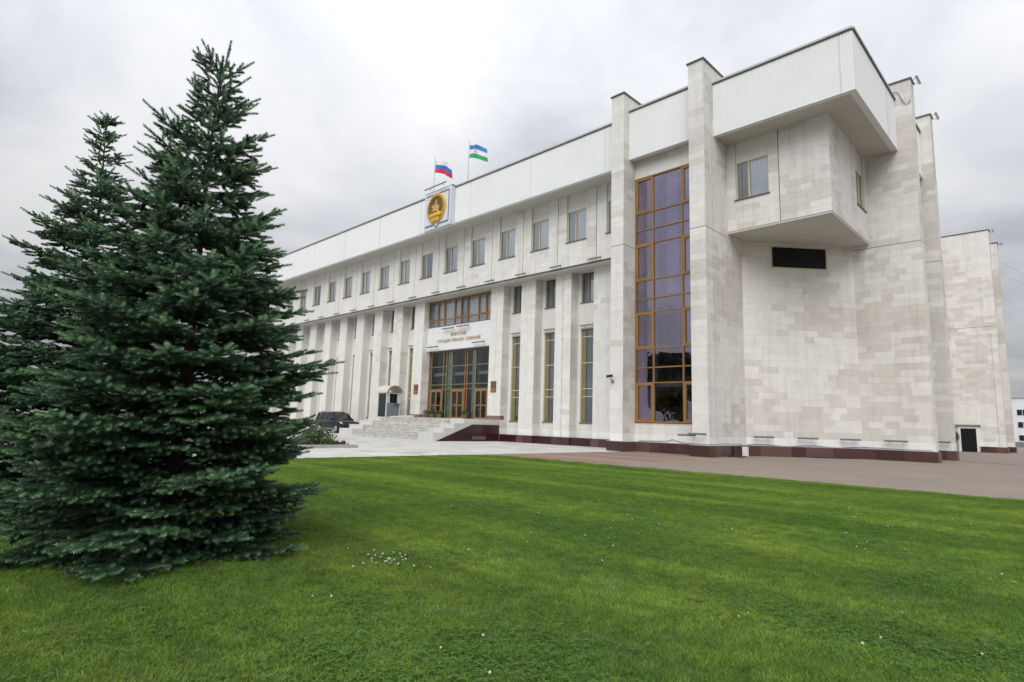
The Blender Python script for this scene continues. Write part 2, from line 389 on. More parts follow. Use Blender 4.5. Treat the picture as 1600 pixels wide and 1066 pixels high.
# dark open joint running round at mid height
for pr_, (x0, x1, y0, y1) in zip((P1, P2, P3, P4, P5), ((-18.25 + .005, -17.44 - .005, 26.005, 27.1), (-13.55 + .005, -12.72 - .005, 26.005, 28.4), (-8.58, -5.505, 34.755, 35.4), (-8.3, -5.455, 39.655, 40.3), (-10.4, -5.455, 66.205, 66.9))):
    mb = MB(); mb.box(x0, x1, y0, y1, 11.056, 11.084, 'seam_dark'); mb.build('movement_joint', pr_)

# diagonal corner wall
A = Vector((-12.72, 30.1)); B = Vector((-8.6, 34.75)); du = (B - A).normalized(); dn = Vector((du.y, -du.x)); DL = (B - A).length
q = lambda s, o, z: (A.x + du.x * s + dn.x * o, A.y + du.y * s + dn.y * o, z)
mb = MB(); mb.prism([q(0, -d_, 0)[:2], q(DL, -d_, 0)[:2], q(DL, -.35, 0)[:2], q(0, -.35, 0)[:2]], 0.02, 11.34, 'mortar')
DW = mb.build('diagonal_wall', BLD)
clad(DW, (A.x, A.y), du, dn, DL, 0.5, 9.90, seed=71, bias=0.10)
clad(DW, (A.x, A.y), du, dn, 1.60, 9.90, 11.34, seed=72, bias=0.0, light=True)
clad(DW, (A.x + du.x * 4.74, A.y + du.y * 4.74), du, dn, DL - 4.74, 9.90, 11.34, seed=73, bias=0.0, light=True)
clad(DW, (A.x + du.x * 1.60, A.y + du.y * 1.60), du, dn, 3.14, 11.14, 11.34, seed=74, bias=0.0, light=True)
vw = MB()
def dbox(mb, s0, s1, o0, o1, z0, z1, mat): mb.hexa([q(s0, o1, z0), q(s1, o1, z0), q(s1, o0, z0), q(s0, o0, z0), q(s0, o1, z1), q(s1, o1, z1), q(s1, o0, z1), q(s0, o0, z1)], mat)
for a in ((1.60, 1.67, 9.9, 11.14), (4.67, 4.74, 9.9, 11.14), (1.67, 4.67, 9.9, 9.97), (1.67, 4.67, 11.07, 11.14)): dbox(vw, a[0], a[1], -.028, .02, a[2], a[3], 'cream_frame')
VW = vw.build('wide_window', BLD)
mb = MB(); dbox(mb, 1.67, 4.67, -.026, -.010, 9.97, 11.07, 'black_panel'); mb.build('dark_panel', VW)

# cantilevered upper room
def room_window(parent_name, P, s0, s1, z0, z1, frame='cream_frame', curtain='curtain_white', g='glass_clear', mull=None, dep=0.10, part_parent=BLD, side_curtain=0.25, rows=None, tall=False):
    """P(s, o, z): s along the wall, o outwards. A window set dep behind the face"""
    def bx(mb, a0, a1, o0, o1, b0, b1, mat): mb.hexa([P(a0, o1, b0), P(a1, o1, b0), P(a1, o0, b0), P(a0, o0, b0), P(a0, o1, b1), P(a1, o1, b1), P(a1, o0, b1), P(a0, o0, b1)], mat)
    w = 0.06; fr = MB(); mull = (s0 + (s1 - s0) * 0.42) if mull is None else mull
    bx(fr, s0, s0 + w, -dep - .07, -dep, z0, z1, frame); bx(fr, s1 - w, s1, -dep - .07, -dep, z0, z1, frame)
    bx(fr, s0 + w, s1 - w, -dep - .07, -dep, z1 - w, z1, frame); bx(fr, s0 + w, s1 - w, -dep - .07, -dep, z0, z0 + w, frame)
    bx(fr, (s0 + w if tall else mull - .04), mull + .04, -dep - .072, -dep + .01, z0 + w, z1 - w, frame)
    cuts = [z0 + w] + [r for r in (rows or [])] + [z1 - w]
    for r in (rows or []): bx(fr, s0 + w, s1 - w, -dep - .071, -dep + .013, r - .025, r + .025, 'cream_frame')
    win = fr.build('window', part_parent)
    for a0, a1 in ((s0 + w, mull - .04), (mull + .04, s1 - w))[1 if tall else 0:]:
        for b0, b1 in zip(cuts, cuts[1:]):
            p = MB(); p.poly([P(a0, -dep - .04, b0), P(a1, -dep - .04, b0), P(a1, -dep - .04, b1), P(a0, -dep - .04, b1)], g); p.build('pane', win)
    sl = MB(); bx(sl, s0 - .06, s1 + .06, -dep, .06, z0 - .05, z0 - .003, 'dark_sill'); sl.build('sill', win)
    cu_ = MB(); N = 28; pts = []
    for i in range(N + 1):
        s = s0 + (s1 - s0) * i / N; pts.append((s, -dep - .13 - .030 * math.sin(i * 2.1 + s * 3) - .02 * math.sin(i * 0.9)))
    for i in range(N):
        f = i / N
        cu_.poly([P(pts[i][0], pts[i][1], z0), P(pts[i + 1][0], pts[i + 1][1], z0), P(pts[i + 1][0], pts[i + 1][1], z1), P(pts[i][0], pts[i][1], z1)], curtain if f > side_curtain else 'curtain_grey')
    cu_.build('curtain', win)
    hb = MB(); bx(hb, s0 - .02, s1 + .02, -dep - .34, -dep - .30, z0 - .02, z1 + .02, 'room_dark'); hb.build('reveal_back', win)
    return win
def panel_wall(name, P, s0, s1, z0, z1, w0, w1, wz0, wz1, n, u, seed, stones=True, skin='plaster', bias=-0.05, groove_l=0.0, groove_r=0.0):
    """bay panel with a window opening whose head runs recessed up to the top"""
    mb = MB(); k = 'mortar' if stones else skin; e = d_ if stones else 0.0
    def bx(a0, a1, o0, o1, b0, b1, mat=None): mb.hexa([P(a0, o1, b0), P(a1, o1, b0), P(a1, o0, b0), P(a0, o0, b0), P(a0, o1, b1), P(a1, o1, b1), P(a1, o0, b1), P(a0, o0, b1)], mat or k)
    bx(s0 + groove_l, w0, -.30, -e, z0, z1); bx(w1, s1 - groove_r, -.30, -e, z0, z1); bx(w0, w1, -.30, -e, z0, wz0 - .05); bx(w0, w1, -.30, -.10, wz1, z1, skin)
    if groove_l: bx(s0, s0 + groove_l, -.30, -.12, z0, z1, 'seam_stone')
    if groove_r: bx(s1 - groove_r, s1, -.30, -.12, z0, z1, 'seam_stone')
    o = mb.build(name, BLD)
    if stones:
        c = lambda a, b_, y0, y1, sd: clad(o, P(a, 0, 0)[:2], u, n, b_ - a, y0, y1, seed=sd, bias=bias, lmin=.5, lmax=1.1)
        c(s0 + groove_l, w0, z0, z1, seed); c(w1, s1 - groove_r, z0, z1, seed + 1); c(w0, w1, z0, wz0 - .05, seed + 2)
    return o
plain('seam_stone', (0.30, 0.27, 0.22), 0.9, 0.2, 3)
PB = lambda s, o, z: (s, YU - o, z)
panel_wall('room_wall', PB, -12.715, -10.06, 11.36, ZF0 + .1, -12.24, -10.58, 12.97, 15.0, F_, UX, 81, groove_r=.04)
mb = MB(); mb.box(-10.06, -7.79 - d_, YU + d_, 28.75, 11.36, ZF0 + .1, 'mortar'); RW = mb.build('room_wall', BLD)
clad(RW, (-10.06, YU), UX, F_, 2.27, 11.36, ZF0 + .1, seed=83, bias=0.02)
room_window('window', PB, -12.24, -10.58, 12.97, 15.0, mull=-11.58, side_curtain=.42)
PS = lambda s, o, z: (-7.79 + o, s, z)
mb = MB(); mb.box(-8.1, -7.79 - d_, 28.75, 31.9, 11.36, ZF0 + .1, 'mortar'); RS = mb.build('room_wall', BLD)
clad(RS, (-7.79, YU + d_), UY, RX, 31.9 - YU - d_, 11.36, ZF0 + .1, seed=85, bias=-0.08)
panel_wall('room_wall', PS, 31.9, 34.745, 11.36, ZF0 + .1, 32.78, 34.35, 12.97, 15.0, RX, UY, 86, groove_l=.05)
room_window('window', PS, 32.78, 34.35, 12.97, 15.0, mull=33.6)
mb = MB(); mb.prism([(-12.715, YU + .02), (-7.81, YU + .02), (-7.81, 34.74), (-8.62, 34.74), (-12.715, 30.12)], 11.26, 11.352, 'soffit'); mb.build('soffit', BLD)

# stair bay between the piers
YG = 27.15
SW = wall_part('stair_wall', [(-17.43, -13.56, YG + d_, YG + .35, 0.02, 1.50)])
SW2 = wall_part('stair_wall', [(-17.43, -13.56, YG + d_, YG + .35, 15.10, 16.3)])
clad(SW, (-17.44, YG), UX, F_, 3.88, 0.5, 1.50, seed=91, light=True, bias=-.3)
clad(SW2, (-17.44, YG), UX, F_, 3.88, 15.10, 16.2, seed=92, bias=-0.05)
xs = [-17.43, -16.30, -14.59, -13.56]; zs = [15.08, 13.02, 12.03, 11.22, 9.18, 8.15, 7.40, 5.43, 4.41, 3.60, 1.52]
fr = MB(); fw_ = .05
fr.box(xs[0], xs[3], YG - .03, YG + .12, zs[0] - .07, zs[0], 'orange_frame'); fr.box(xs[0], xs[3], YG - .06, YG + .12, zs[-1], zs[-1] + .08, 'orange_frame')
fr.box(xs[0], xs[0] + .07, YG - .02, YG + .12, zs[-1] + .08, zs[0] - .07, 'orange_frame'); fr.box(xs[3] - .07, xs[3], YG - .02, YG + .12, zs[-1] + .08, zs[0] - .07, 'orange_frame')
STW = fr.build('stair_window', BLD)
for x in xs[1:3]:
    mb = MB(); mb.box(x - .035, x + .035, YG - .015, YG + .10, zs[-1] + .08, zs[0] - .07, 'orange_frame'); mb.build('mullion', STW)
for z in zs[1:-1]:
    for a, b_ in ((xs[0] + .07, xs[1] - .035), (xs[1] + .035, xs[2] - .035), (xs[2] + .035, xs[3] - .07)):
        mb = MB(); mb.box(a, b_, YG - .008, YG + .09, z - .03, z + .03, 'orange_frame'); mb.build('transom', STW)
for r in range(10):
    for c_ in range(3):
        a = xs[c_] + (.07 if c_ == 0 else .035); b_ = xs[c_ + 1] - (.07 if c_ == 2 else .035); z1 = zs[r] - (.07 if r == 0 else .03); z0 = zs[r + 1] + (.08 if r == 9 else .03)
        if r in (0, 3, 6, 9) and c_ != 1:
            mb = MB(); s_ = .11
            for bx in ((a, a + s_, z0, z1), (b_ - s_, b_, z0, z1), (a + s_, b_ - s_, z0, z0 + s_), (a + s_, b_ - s_, z1 - s_, z1)): mb.box(bx[0], bx[1], YG - .02, YG + .07, bx[2], bx[3], 'orange_frame')
            mb.build('sash', STW); a += s_; b_ -= s_; z0 += s_; z1 -= s_
        mb = MB(); tl = rnd.uniform(-.004, .004); mb.poly([(a, YG + .05 + tl, z0), (b_, YG + .05 - tl, z0), (b_, YG + .05 - tl, z1), (a, YG + .05 + tl, z1)], 'glass_violet'); mb.build('pane', STW)
for (a, b_, z0, z1, amp) in ((-17.4, -17.05, 3.7, 15.0, .05), (-16.55, -16.2, 3.7, 15.0, .06), (-15.6, -14.9, 8.3, 15.0, .06), (-17.35, -16.5, 1.6, 3.5, .05), (-14.7, -13.6, 5.5, 15, .05)):
    mb = MB(); N = 20
    pts = [(a + (b_ - a) * i / N, YG + .22 + amp * math.sin(i * 1.7)) for i in range(N + 1)]
    for i in range(N): mb.poly([(pts[i][0], pts[i][1], z0), (pts[i + 1][0], pts[i + 1][1], z0), (pts[i + 1][0], pts[i + 1][1], z1), (pts[i][0], pts[i][1], z1)], 'curtain_lilac')
    mb.build('curtain', STW)
for z in (3.55, 7.5, 11.3):
    mb = MB(); mb.box(-17.4, -13.6, YG + .5, YG + 2.4, z - .15, z + .05, 'plaster'); mb.build('stair_landing', STW)

# upper storey of the long front: one panel, window and groove per bay
for k in range(-1, NB):
    s1 = cxk(k); s0 = cxk(k + 1)
    if k == -1: s1 = -18.27
    wc = cxk(k) - PITCH / 2
    panel_wall('bay_panel', PB, s0, s1, ZB + .12, ZF0 + .1, wc - .79, min(wc + .79, s1 - .2), 12.93, 15.0, F_, UX, 100 + 4 * k, stones=(k < 5), bias=-0.16, groove_l=.05)
    room_window('window', PB, wc - .79, min(wc + .79, s1 - .2), 12.93, 15.0, side_curtain=rnd.choice((.1, .25, .35, .4)), curtain=rnd.choice(('curtain_white', 'curtain_white', 'curtain_grey')), dep=.12)
mb = MB(); mb.box(XEND, -18.27, YU - .05, YW + .02, ZB, ZB + .115, 'dark_flashing'); mb.build('band_flashing', BLD)
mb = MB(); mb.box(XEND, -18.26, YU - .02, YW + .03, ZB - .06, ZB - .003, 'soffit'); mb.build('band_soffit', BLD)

# colonnade
COLS = [k for k in range(NB + 1) if k not in (4, 5)]
HW = 0.665
for k in COLS:
    c = cxk(k); x0, x1 = c - HW, c + HW
    if k == 0: x1 = -18.26
    st = k < 9
    mb = MB(); e = d_ if st else 0
    mb.box(x0 + e, x1 - e, YC + e, YW + .05, .02, ZB - .06, 'mortar' if st else 'plaster')
    col = mb.build('column', BLD)
    if st:
        hw = (x1 - x0) / 2
        clad(col, (x0, YC), UX, F_, hw - .006, .5, ZB - .06, seed=200 + k, bias=-.20, lmin=.66, lmax=.67, light=True)
        clad(col, (x0 + hw + .006, YC), UX, F_, hw - .006, .5, ZB - .06, seed=220 + k, bias=-.17, lmin=.66, lmax=.67, light=True)
        clad(col, (x1, YC + d_), UY, RX, YW - YC - d_, .5, ZB - .06, seed=240 + k, bias=.02, lmin=.72, lmax=.73)
        clad(col, (x0, YC + d_), UY, LX, YW - YC - d_, .5, ZB - .06, seed=260 + k, bias=-.1, lmin=.72, lmax=.73)
PW = lambda s, o, z: (s, YW - o, z)
for k in range(NB):
    if k in (3, 4, 5): continue
    a, b_ = cxk(k + 1) + HW + .002, cxk(k) - HW - .002; mid = (a + b_) / 2; w0, w1 = mid - .64, mid + .64
    mb = MB()
    for bx in ((a, w0, .5, ZB - .06), (w1, b_, .5, ZB - .06), (w0, w1, .5, 1.40), (w0, w1, 7.46, 9.15)): mb.box(bx[0], bx[1], YW, YW + .35, bx[2], bx[3], 'plaster')
    mb.box(w0, w1, YW - .004, YW + .02, .5, .93, WHITE)
    mb.box(w0 - .05, w1 + .05, YW - .05, YW + .03, 7.47, 7.56, 'plaster')
    mb.build('infill_wall', BLD)
    room_window('window', PW, w0, w1, 9.2, ZB - .07, frame='olive_frame', curtain=rnd.choice(('curtain_grey', 'curtain_white')), dep=.12)
    room_window('window', PW, w0, w1, 1.45, 7.45, frame='olive_frame', curtain='curtain_blue', rows=(3.1, 3.6, 5.25, 6.95), mull=w0 + .30, tall=True, dep=.12, side_curtain=.0)

# granite plinth, slab by slab
GP = tag(empty('plinth_root'), None)
bpy.data.objects.remove(GP)
mb = MB(); mb.box(XEND, -18.3, YC + .02, YW, .0, .49, 'polished_granite'); PL = mb.build('plinth', BLD)
rp = random.Random(5)
def plinth_run(p0, u, n, w, z1=.5, out=.10, D=.10):
    x = 0.0
    while x < w - .01:
        l = rp.uniform(.55, .95); x1 = min(w, x + l)
        if w - x1 < .3: x1 = w
        c = (x + x1) / 2
        piece('granite_slab', PL, (p0[0] + u[0] * c + n[0] * out, p0[1] + u[1] * c + n[1] * out, (z1 + .002) / 2), (u[0], u[1], 0), (n[0], n[1], 0), x1 - x - .006, D, z1 - .002, rp.choices(GRAN, (5, 3, 1.5))[0]); x = x1
plinth_run((-18.40, 26.0), UX, F_, 1.06); plinth_run((-17.34, 25.9), UY, RX, 1.25 - .10, out=0.0)
plinth_run((-17.34, YG), UX, F_, 3.7); plinth_run((-13.65, 26.0), UX, F_, 1.03); plinth_run((-12.62, 25.9), UY, RX, 4.16, out=0.0)
plinth_run((A.x + .1, A.y - .05), du, dn, DL + .06, out=.02 + .06); plinth_run((-8.62, 34.75), UX, F_, 3.22); plinth_run((-5.40, 34.65), UY, RX, .9, out=0.0)
plinth_run((-7.6, 39.65), UX, F_, 2.25); plinth_run((-5.35, 39.55), UY, RX, .8, out=0)
plinth_run((-7.35, 66.2), UX, F_, 2.0); plinth_run((-5.35, 66.1), UY, RX, .8, out=0); plinth_run((-8.0, 71.2), UX, F_, 2.8); plinth_run((-5.2, 71.1), UY, RX, .9, out=0)
for k in [k_ for k_ in COLS if k_ < 3]:
    c = cxk(k); x1 = c + HW if k else -18.4
    plinth_run((c - HW - .05, YC), UX, F_, x1 - c + HW + .05); plinth_run((x1 + .05, YC - .1), UY, RX, .75, out=0.0)
    plinth_run((cxk(k + 1) + HW + .06, YW), UX, F_, PITCH - 2 * HW - .12)
flush_pieces('granite_slab', 'granite_facing', 300)
mb = MB()
mb.box(-18.4, -17.34, 25.9, 26.0, .502, .53, 'kerb_concrete'); mb.box(-17.34, -13.65, YG - .1, YG, .502, .53, 'kerb_concrete'); mb.box(-13.65, -12.62, 25.9, 26.0, .502, .53, 'kerb_concrete'); mb.box(-12.72, -12.62, 26.0, 30.0, .502, .53, 'kerb_concrete'); mb.box(-8.5, -5.4, 34.65, 34.75, .502, .53, 'kerb_concrete')
dbox(mb, 0.1, DL, -.02, .085, .502, .53, 'kerb_concrete'); mb.build('plinth_ledge', BLD)
mb = MB(); mb.box(-12.72, -12.615, 28.15, 28.35, .05, .48, 'black_panel'); mb.build('drain_opening', BLD)

# ribbed fascias with copings and soffits
FI = [0]
def fascia(p0, u, n, w, z0=ZF0, z1=ZF1, pitch=.125, dep=.018):
    FI[0] += 1; e = .003 * FI[0]; ws = .028 if u == UX else 0.0
    mb = MB(); pts = []; N = int(w / pitch); p = w / N
    for i in range(N):
        for a, o in ((0, 0), (.62, 0), (.74, -dep), (.88, -dep)): pts.append(((i + a) * p, o))
    pts.append((w, 0)); P = lambda s, o, z: (p0[0] + u[0] * s + n[0] * o, p0[1] + u[1] * s + n[1] * o, z)
    for a, b_ in zip(pts, pts[1:]): mb.poly([P(a[0], a[1], z0), P(b_[0], b_[1], z0), P(b_[0], b_[1], z1), P(a[0], a[1], z1)], 'ribbed_metal')
    o = mb.build('fascia', BLD)
    cp = MB()
    def bx(a0, a1, o0, o1, b0, b1, mat): cp.hexa([P(a0, o1, b0), P(a1, o1, b0), P(a1, o0, b0), P(a0, o0, b0), P(a0, o1, b1), P(a1, o1, b1), P(a1, o0, b1), P(a0, o0, b1)], mat)
    bx(0, w, -.3 + e, .045, z1, z1 + .055 - e, 'dark_flashing'); bx(0, w, -.34 + e, .075, z1 + .056, z1 + .16 - e, 'coping_metal')
    lip = MB(); cp, cp_ = lip, cp; bx(0, w - ws, -.28 + e, .012, z0 - .03 + e, z0, 'white_paint'); lip.build('drip_edge', o); cp = cp_
    cp.build('coping', o); s = 5.9
    while s < w:
        cp = MB(); bx(s - .012, s + .012, -.01, .006, z0 + .01, z1 - .01, 'coping_metal'); cp.build('panel_seam', o); s += 6.0
    return o
fascia((XEND, 27.05), UX, F_, -18.25 - XEND)
fascia((-17.44, 26.55), UX, F_, 3.89)
fascia((-12.72, 27.05), UX, F_, 6.46)
fascia((-6.26, 27.05), UY, RX, 34.74 - 27.05)
fascia((-6.0, 35.5), UY, RX, 4.14)
fascia((-6.0, 67.0), UY, RX, 4.18)
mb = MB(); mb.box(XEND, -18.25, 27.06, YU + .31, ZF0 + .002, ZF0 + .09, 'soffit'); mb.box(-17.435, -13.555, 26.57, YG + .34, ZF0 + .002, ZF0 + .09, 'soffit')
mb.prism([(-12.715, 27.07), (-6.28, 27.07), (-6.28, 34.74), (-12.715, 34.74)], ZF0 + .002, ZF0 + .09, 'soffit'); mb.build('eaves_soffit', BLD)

# entrance bay
XL, XR = cxk(6) + HW, cxk(3) - HW
YS, YD = 29.6, 29.95
mb = MB(); mb.box(XL, XR, YS, YS + .5, 6.97, 8.90, 'white_paint')
for z in (7.45, 7.95, 8.45): mb.box(XL + .01, XR - .01, YS - .004, YS, z, z + .012, 'plaque_grey')
SP = mb.build('sign_panel', BLD)
def lettering(body, size_h, x0, x1, z, name='lettering'):
    cu_ = bpy.data.curves.new(name, 'FONT'); cu_.body = body; cu_.size = 1.0; cu_.extrude = 0.02; cu_.resolution_u = 3; cu_.offset = 0.0
    ob = bpy.data.objects.new(name, cu_); COL.objects.link(ob); bpy.context.view_layer.update()
    me = bpy.data.meshes.new_from_object(ob.evaluated_get(bpy.context.evaluated_depsgraph_get())); bpy.data.objects.remove(ob)
    co = np.zeros(len(me.vertices) * 3); me.vertices.foreach_get('co', co); co = co.reshape(-1, 3)
    mn, mx = co.min(0), co.max(0); o_ = co.copy()
    o_[:, 0] = x0 + (co[:, 0] - mn[0]) / (mx[0] - mn[0]) * (x1 - x0); o_[:, 2] = z + co[:, 1] * (size_h / 0.73); o_[:, 1] = YS - .012 - co[:, 2]
    me.vertices.foreach_set('co', o_.ravel()); me.materials.clear(); me.materials.append(M['lettering_gold']); me.update()
    o = bpy.data.objects.new(name, me); COL.objects.link(o); o.parent = SP
    return o
lettering('ҠОРОЛТАЙ', .27, -36.15, -34.3, 8.03)
lettering('ГОСУДАРСТВЕННОЕ  СОБРАНИЕ', .25, -37.8, -32.62, 7.58)
# strip of windows above the sign
mb = MB(); zt = ZB - .08
mb.box(XL, XR, YS + .04, YS + .16, 8.90, 8.98, 'dark_sill'); mb.box(XL, XR, YS + .06, YS + .16, zt - .10, zt, 'orange_frame')
EW = mb.build('entrance_window', BLD)
ex = [XL, -37.95, -37.13, -35.87, -35.05, -34.29, -33.02, -32.15, XR]
for x in ex[1:-1]:
    mb = MB(); mb.box(x - .05, x + .05, YS + .05, YS + .15, 8.98, zt - .10, 'orange_frame'); mb.build('mullion', EW)
mb = MB(); mb.box(XL, XR, YS + .055, YS + .145, 9.44, 9.52, 'orange_frame'); mb.build('transom', EW)
for i, (a, b_) in enumerate(zip(ex, ex[1:])):
    if i not in (2, 5):
        s = MB()
        for bx in ((a + .05, a + .085, 9.53, zt - .11), (b_ - .085, b_ - .05, 9.53, zt - .11), (a + .085, b_ - .085, 9.53, 9.57), (a + .085, b_ - .085, zt - .15, zt - .11)): s.box(bx[0], bx[1], YS + .04, YS + .10, bx[2], bx[3], 'orange_frame')
        s.build('sash', EW)
    for z0, z1 in ((8.99, 9.44), (9.52, zt - .1)):
        mb = MB(); mb.poly([(a, YS + .11, z0), (b_, YS + .11, z0), (b_, YS + .11, z1), (a, YS + .11, z1)], 'glass_clear'); mb.build('pane', EW)
mb = MB(); N = 90
for i in range(N):
    f = lambda j: (XL + (XR - XL) * j / N, YS + .32 + .04 * math.sin(j * 1.9))
    a, b_ = f(i), f(i + 1); mb.poly([(a[0], a[1], 8.95), (b_[0], b_[1], 8.95), (b_[0], b_[1], zt), (a[0], a[1], zt)], 'curtain_white' if (i // 11) % 4 else 'curtain_grey')
mb.build('curtain', EW)
# glazed entrance wall with three double doors
ZP = 1.50
gx = [XL, -37.30, -36.90, -36.25, -34.62, -34.42, -33.42, -31.98, XR]
mb = MB(); mb.box(XL, XR, YD, YD + .12, 6.85, 6.97, 'dark_sill'); mb.box(XL, XL + .22, YD - .02, YD + .12, ZP, 6.85, 'dark_bronze')
ED = mb.build('entrance_glazing', BLD)
for x in (XL + .28, -37.35, -36.95, -36.25, -34.66, -34.40, -33.45, -31.96):
    mb = MB(); mb.box(x - .04, x + .04, YD, YD + .10, ZP, 6.85, 'olive_frame' if x < -36 or x > -34 else 'orange_frame'); mb.build('mullion', ED)
for z in (3.82, 4.20, 5.66):
    mb = MB(); mb.box(XL + .32, XR, YD + .008, YD + .09, z - .03, z + .03, 'olive_frame'); mb.build('transom', ED)
for (z0, z1) in ((3.85, 4.17), (4.23, 5.63), (5.69, 6.85)):
    for a, b_ in ((XL + .22, -37.35), (-37.35, -36.25), (-36.25, -34.66), (-34.66, -33.45), (-33.45, XR)):
        mb = MB(); mb.poly([(a, YD + .05, z0), (b_, YD + .05, z0), (b_, YD + .05, z1), (a, YD + .05, z1)], 'glass_entrance'); mb.build('pane', ED)
for a, b_ in ((-37.35, -36.25), (-34.40, -33.45)):
    mb = MB(); mb.poly([(a, YD + .05, ZP), (b_, YD + .05, ZP), (b_, YD + .05, 3.8), (a, YD + .05, 3.8)], 'glass_entrance'); mb.build('pane', ED)
for a, b_ in ((XL + .34, -37.40), (-36.20, -34.72), (-33.40, -32.0)):
    dr = MB(); mid = (a + b_) / 2; top = 3.78
    for bx in ((a, a + .13, ZP, top), (b_ - .13, b_, ZP, top), (a + .13, b_ - .13, top - .16, top), (mid - .06, mid + .06, ZP, top - .16), (a + .13, mid - .06, ZP, ZP + .14), (mid + .06, b_ - .13, ZP, ZP + .14), (a + .13, mid - .06, 2.50, 2.58), (mid + .06, b_ - .13, 2.50, 2.58)): dr.box(bx[0], bx[1], YD - .03, YD + .06, bx[2], bx[3], 'orange_frame')
    door = dr.build('entrance_door', BLD)
    for x0, x1 in ((a + .13, mid - .06), (mid + .06, b_ - .13)):
        mb = MB(); mb.poly([(x0, YD + .02, ZP + .14), (x1, YD + .02, ZP + .14), (x1, YD + .02, top - .16), (x0, YD + .02, top - .16)], 'glass_entrance'); mb.build('pane', door)
    mb = MB(); mb.tube([(mid - .12, YD - .05, 2.2), (mid - .12, YD - .09, 2.28), (mid - .12, YD - .09, 2.62), (mid - .12, YD - .05, 2.7)], .018, 'chrome'); mb.build('door_handle', door)
mb = MB()
for a, b_ in ((-37.1, -36.45), (-33.95, -33.55)): mb.box(a, b_, YD + .14, YD + .64, ZP, 6.9, 'room_pillar')
mb.box(XL, XR, YD + .4, YD + .5, 4.95, 5.2, 'room_pillar'); mb.box(XL, XR, YD + .2, YD + .95, ZP - .05, ZP, 'kerb_concrete')
mb.build('lobby_pillar', BLD)
# red granite foot of the entrance columns
for k in (3, 6):
    c = cxk(k); mb = MB(); mb.box(c - HW - .012, c + HW + .012, YC - .012, YC + .4, ZP, ZP + .28, plain('foot_granite_%d' % k, (0.20, 0.13, 0.12), 0.4, 0.15, 12)); mb.build('column_foot', BLD)
# service door in the far tower, cable runs
mb = MB()
for bx in ((-8.75, -8.55, 0, 2.05), (-7.44, -7.2, 0, 2.05), (-8.75, -7.2, 2.05, 2.25)): mb.box(bx[0], bx[1], 66.1, 66.25, bx[2], bx[3], 'white_paint')
mb.box(-8.95, -7.1, 65.95, 66.2, 2.26, 2.38, 'galvanised')
SD = mb.build('service_door', BLD)
mb = MB(); mb.box(-8.55, -7.44, 66.14, 66.18, 0, 2.05, 'black_panel'); mb.build('door_leaf', SD)
mb = MB()
mb.tube([(-12.70, 26.75, z) for z in np.linspace(.6, 18.3, 12)], .010, 'coping_metal', 5)
for i in range(24): mb.box(-12.72, -12.685, 26.73, 26.77, .9 + i * .72, .95 + i * .72, 'coping_metal')
mb.build('lightning_conductor', BLD)
mb = MB()
mb.tube([(-6.6 + .06 * math.sin(z * .7), 39.60, z) for z in np.linspace(.6, 18.5, 30)], .022, 'wire_black', 5)
mb.tube([(-5.9, 66.17, z) for z in np.linspace(.6, 10.5, 12)], .014, 'coping_metal', 5)
mb.tube([(-5.95 + .5 * t_, 34.70, 18.9 - .45 * math.sin(math.pi * t_)) for t_ in np.linspace(-.9, .8, 12)], .015, 'wire_black', 5)
c_ = cxk(1)
mb.tube([(c_ + .01, YC - .03, z) for z in np.linspace(.3, 11.0, 8)], .008, 'coping_metal', 5)
for i in range(16): mb.box(c_ - .02, c_ + .04, YC - .05, YC, .8 + i * .66, .88 + i * .66, 'coping_metal')
mb.build('cable', BLD)
pts = [(-17.2, YG - .03, .56), (-15.6, YG - .05, .60), (-15.2, YG - .05, .70), (-14.6, YG - .05, .57), (-13.7, 25.95, .58), (-12.66, 25.94, .57), (-12.64, 27.5, .60), (-12.64, 30.0, .56)] + [q(s, .04, .56 + .04 * math.sin(s * 2.3)) for s in np.linspace(.3, DL, 10)] + [(-7.5, 34.69, .57), (-5.6, 34.69, .56)]
mb = MB(); mb.tube(pts, .016, 'galvanised', 5); mb.build('cable', BLD)
flush_pieces('stone', 'stone_facing', 300)

# ------------------------------------------------------------------ entrance steps
ST = tag(empty('entrance_steps', (-35.5, 24, 0)), 'wide pale stone entrance steps with stepped side blocks and dark red ramp wall', 'steps')
def stp(mb, name): o = mb.build(name); o.parent = ST; o.matrix_parent_inverse = ST.matrix_basis.inverted(); return o
STEPM = [plain('step_stone_%d' % i, c, .7, .22, 2.5, streak=False) for i, c in enumerate([(.50, .49, .45), (.44, .45, .42), (.47, .44, .39)])]
sx0, sx1 = -39.5, -31.3
ns = 9; y0_ = 23.35; tr = .33
for i in range(ns):
    mb = MB(); zt = ZP * (i + 1) / ns
    mb.box(sx0, sx1, y0_ + i * tr, (y0_ + (i + 1) * tr + .02) if i < ns - 1 else 29.14, ZP * i / ns + (.0 if i else -.01), zt, STEPM[i % 3])
    mb.box(sx0 + .002, sx1 - .002, y0_ + i * tr - .02, y0_ + i * tr + .1, zt - .04, zt - .002, STEPM[(i + 1) % 3])
    stp(mb, 'landing' if i == ns - 1 else 'step')
mb = MB(); mb.box(XL, XR, 29.145, YD + .2, 1.2, ZP - .002, STEPM[0]); stp(mb, 'threshold')
BLK = plain('parapet_stone', (.56, .55, .52), .75, .06, 1.5, streak=True)
for (xa, xb) in ((sx1 + .003, -29.8), (-41.4, sx0 - .003)):
    for (ya, yb, zt) in ((23.3, 24.15, .54), (24.155, 25.0, .84), (25.005, 25.88, 1.16)):
        mb = MB(); mb.box(xa, xb, ya, yb, -.01, zt, BLK); stp(mb, 'parapet_block')
    ys = np.linspace(25.885, 29.1, 5)
    for ya, yb in zip(ys, ys[1:]):
        mb = MB(); mb.box(xa, xb, ya, yb - .008, -.01, 1.49, BLK); stp(mb, 'parapet_block')
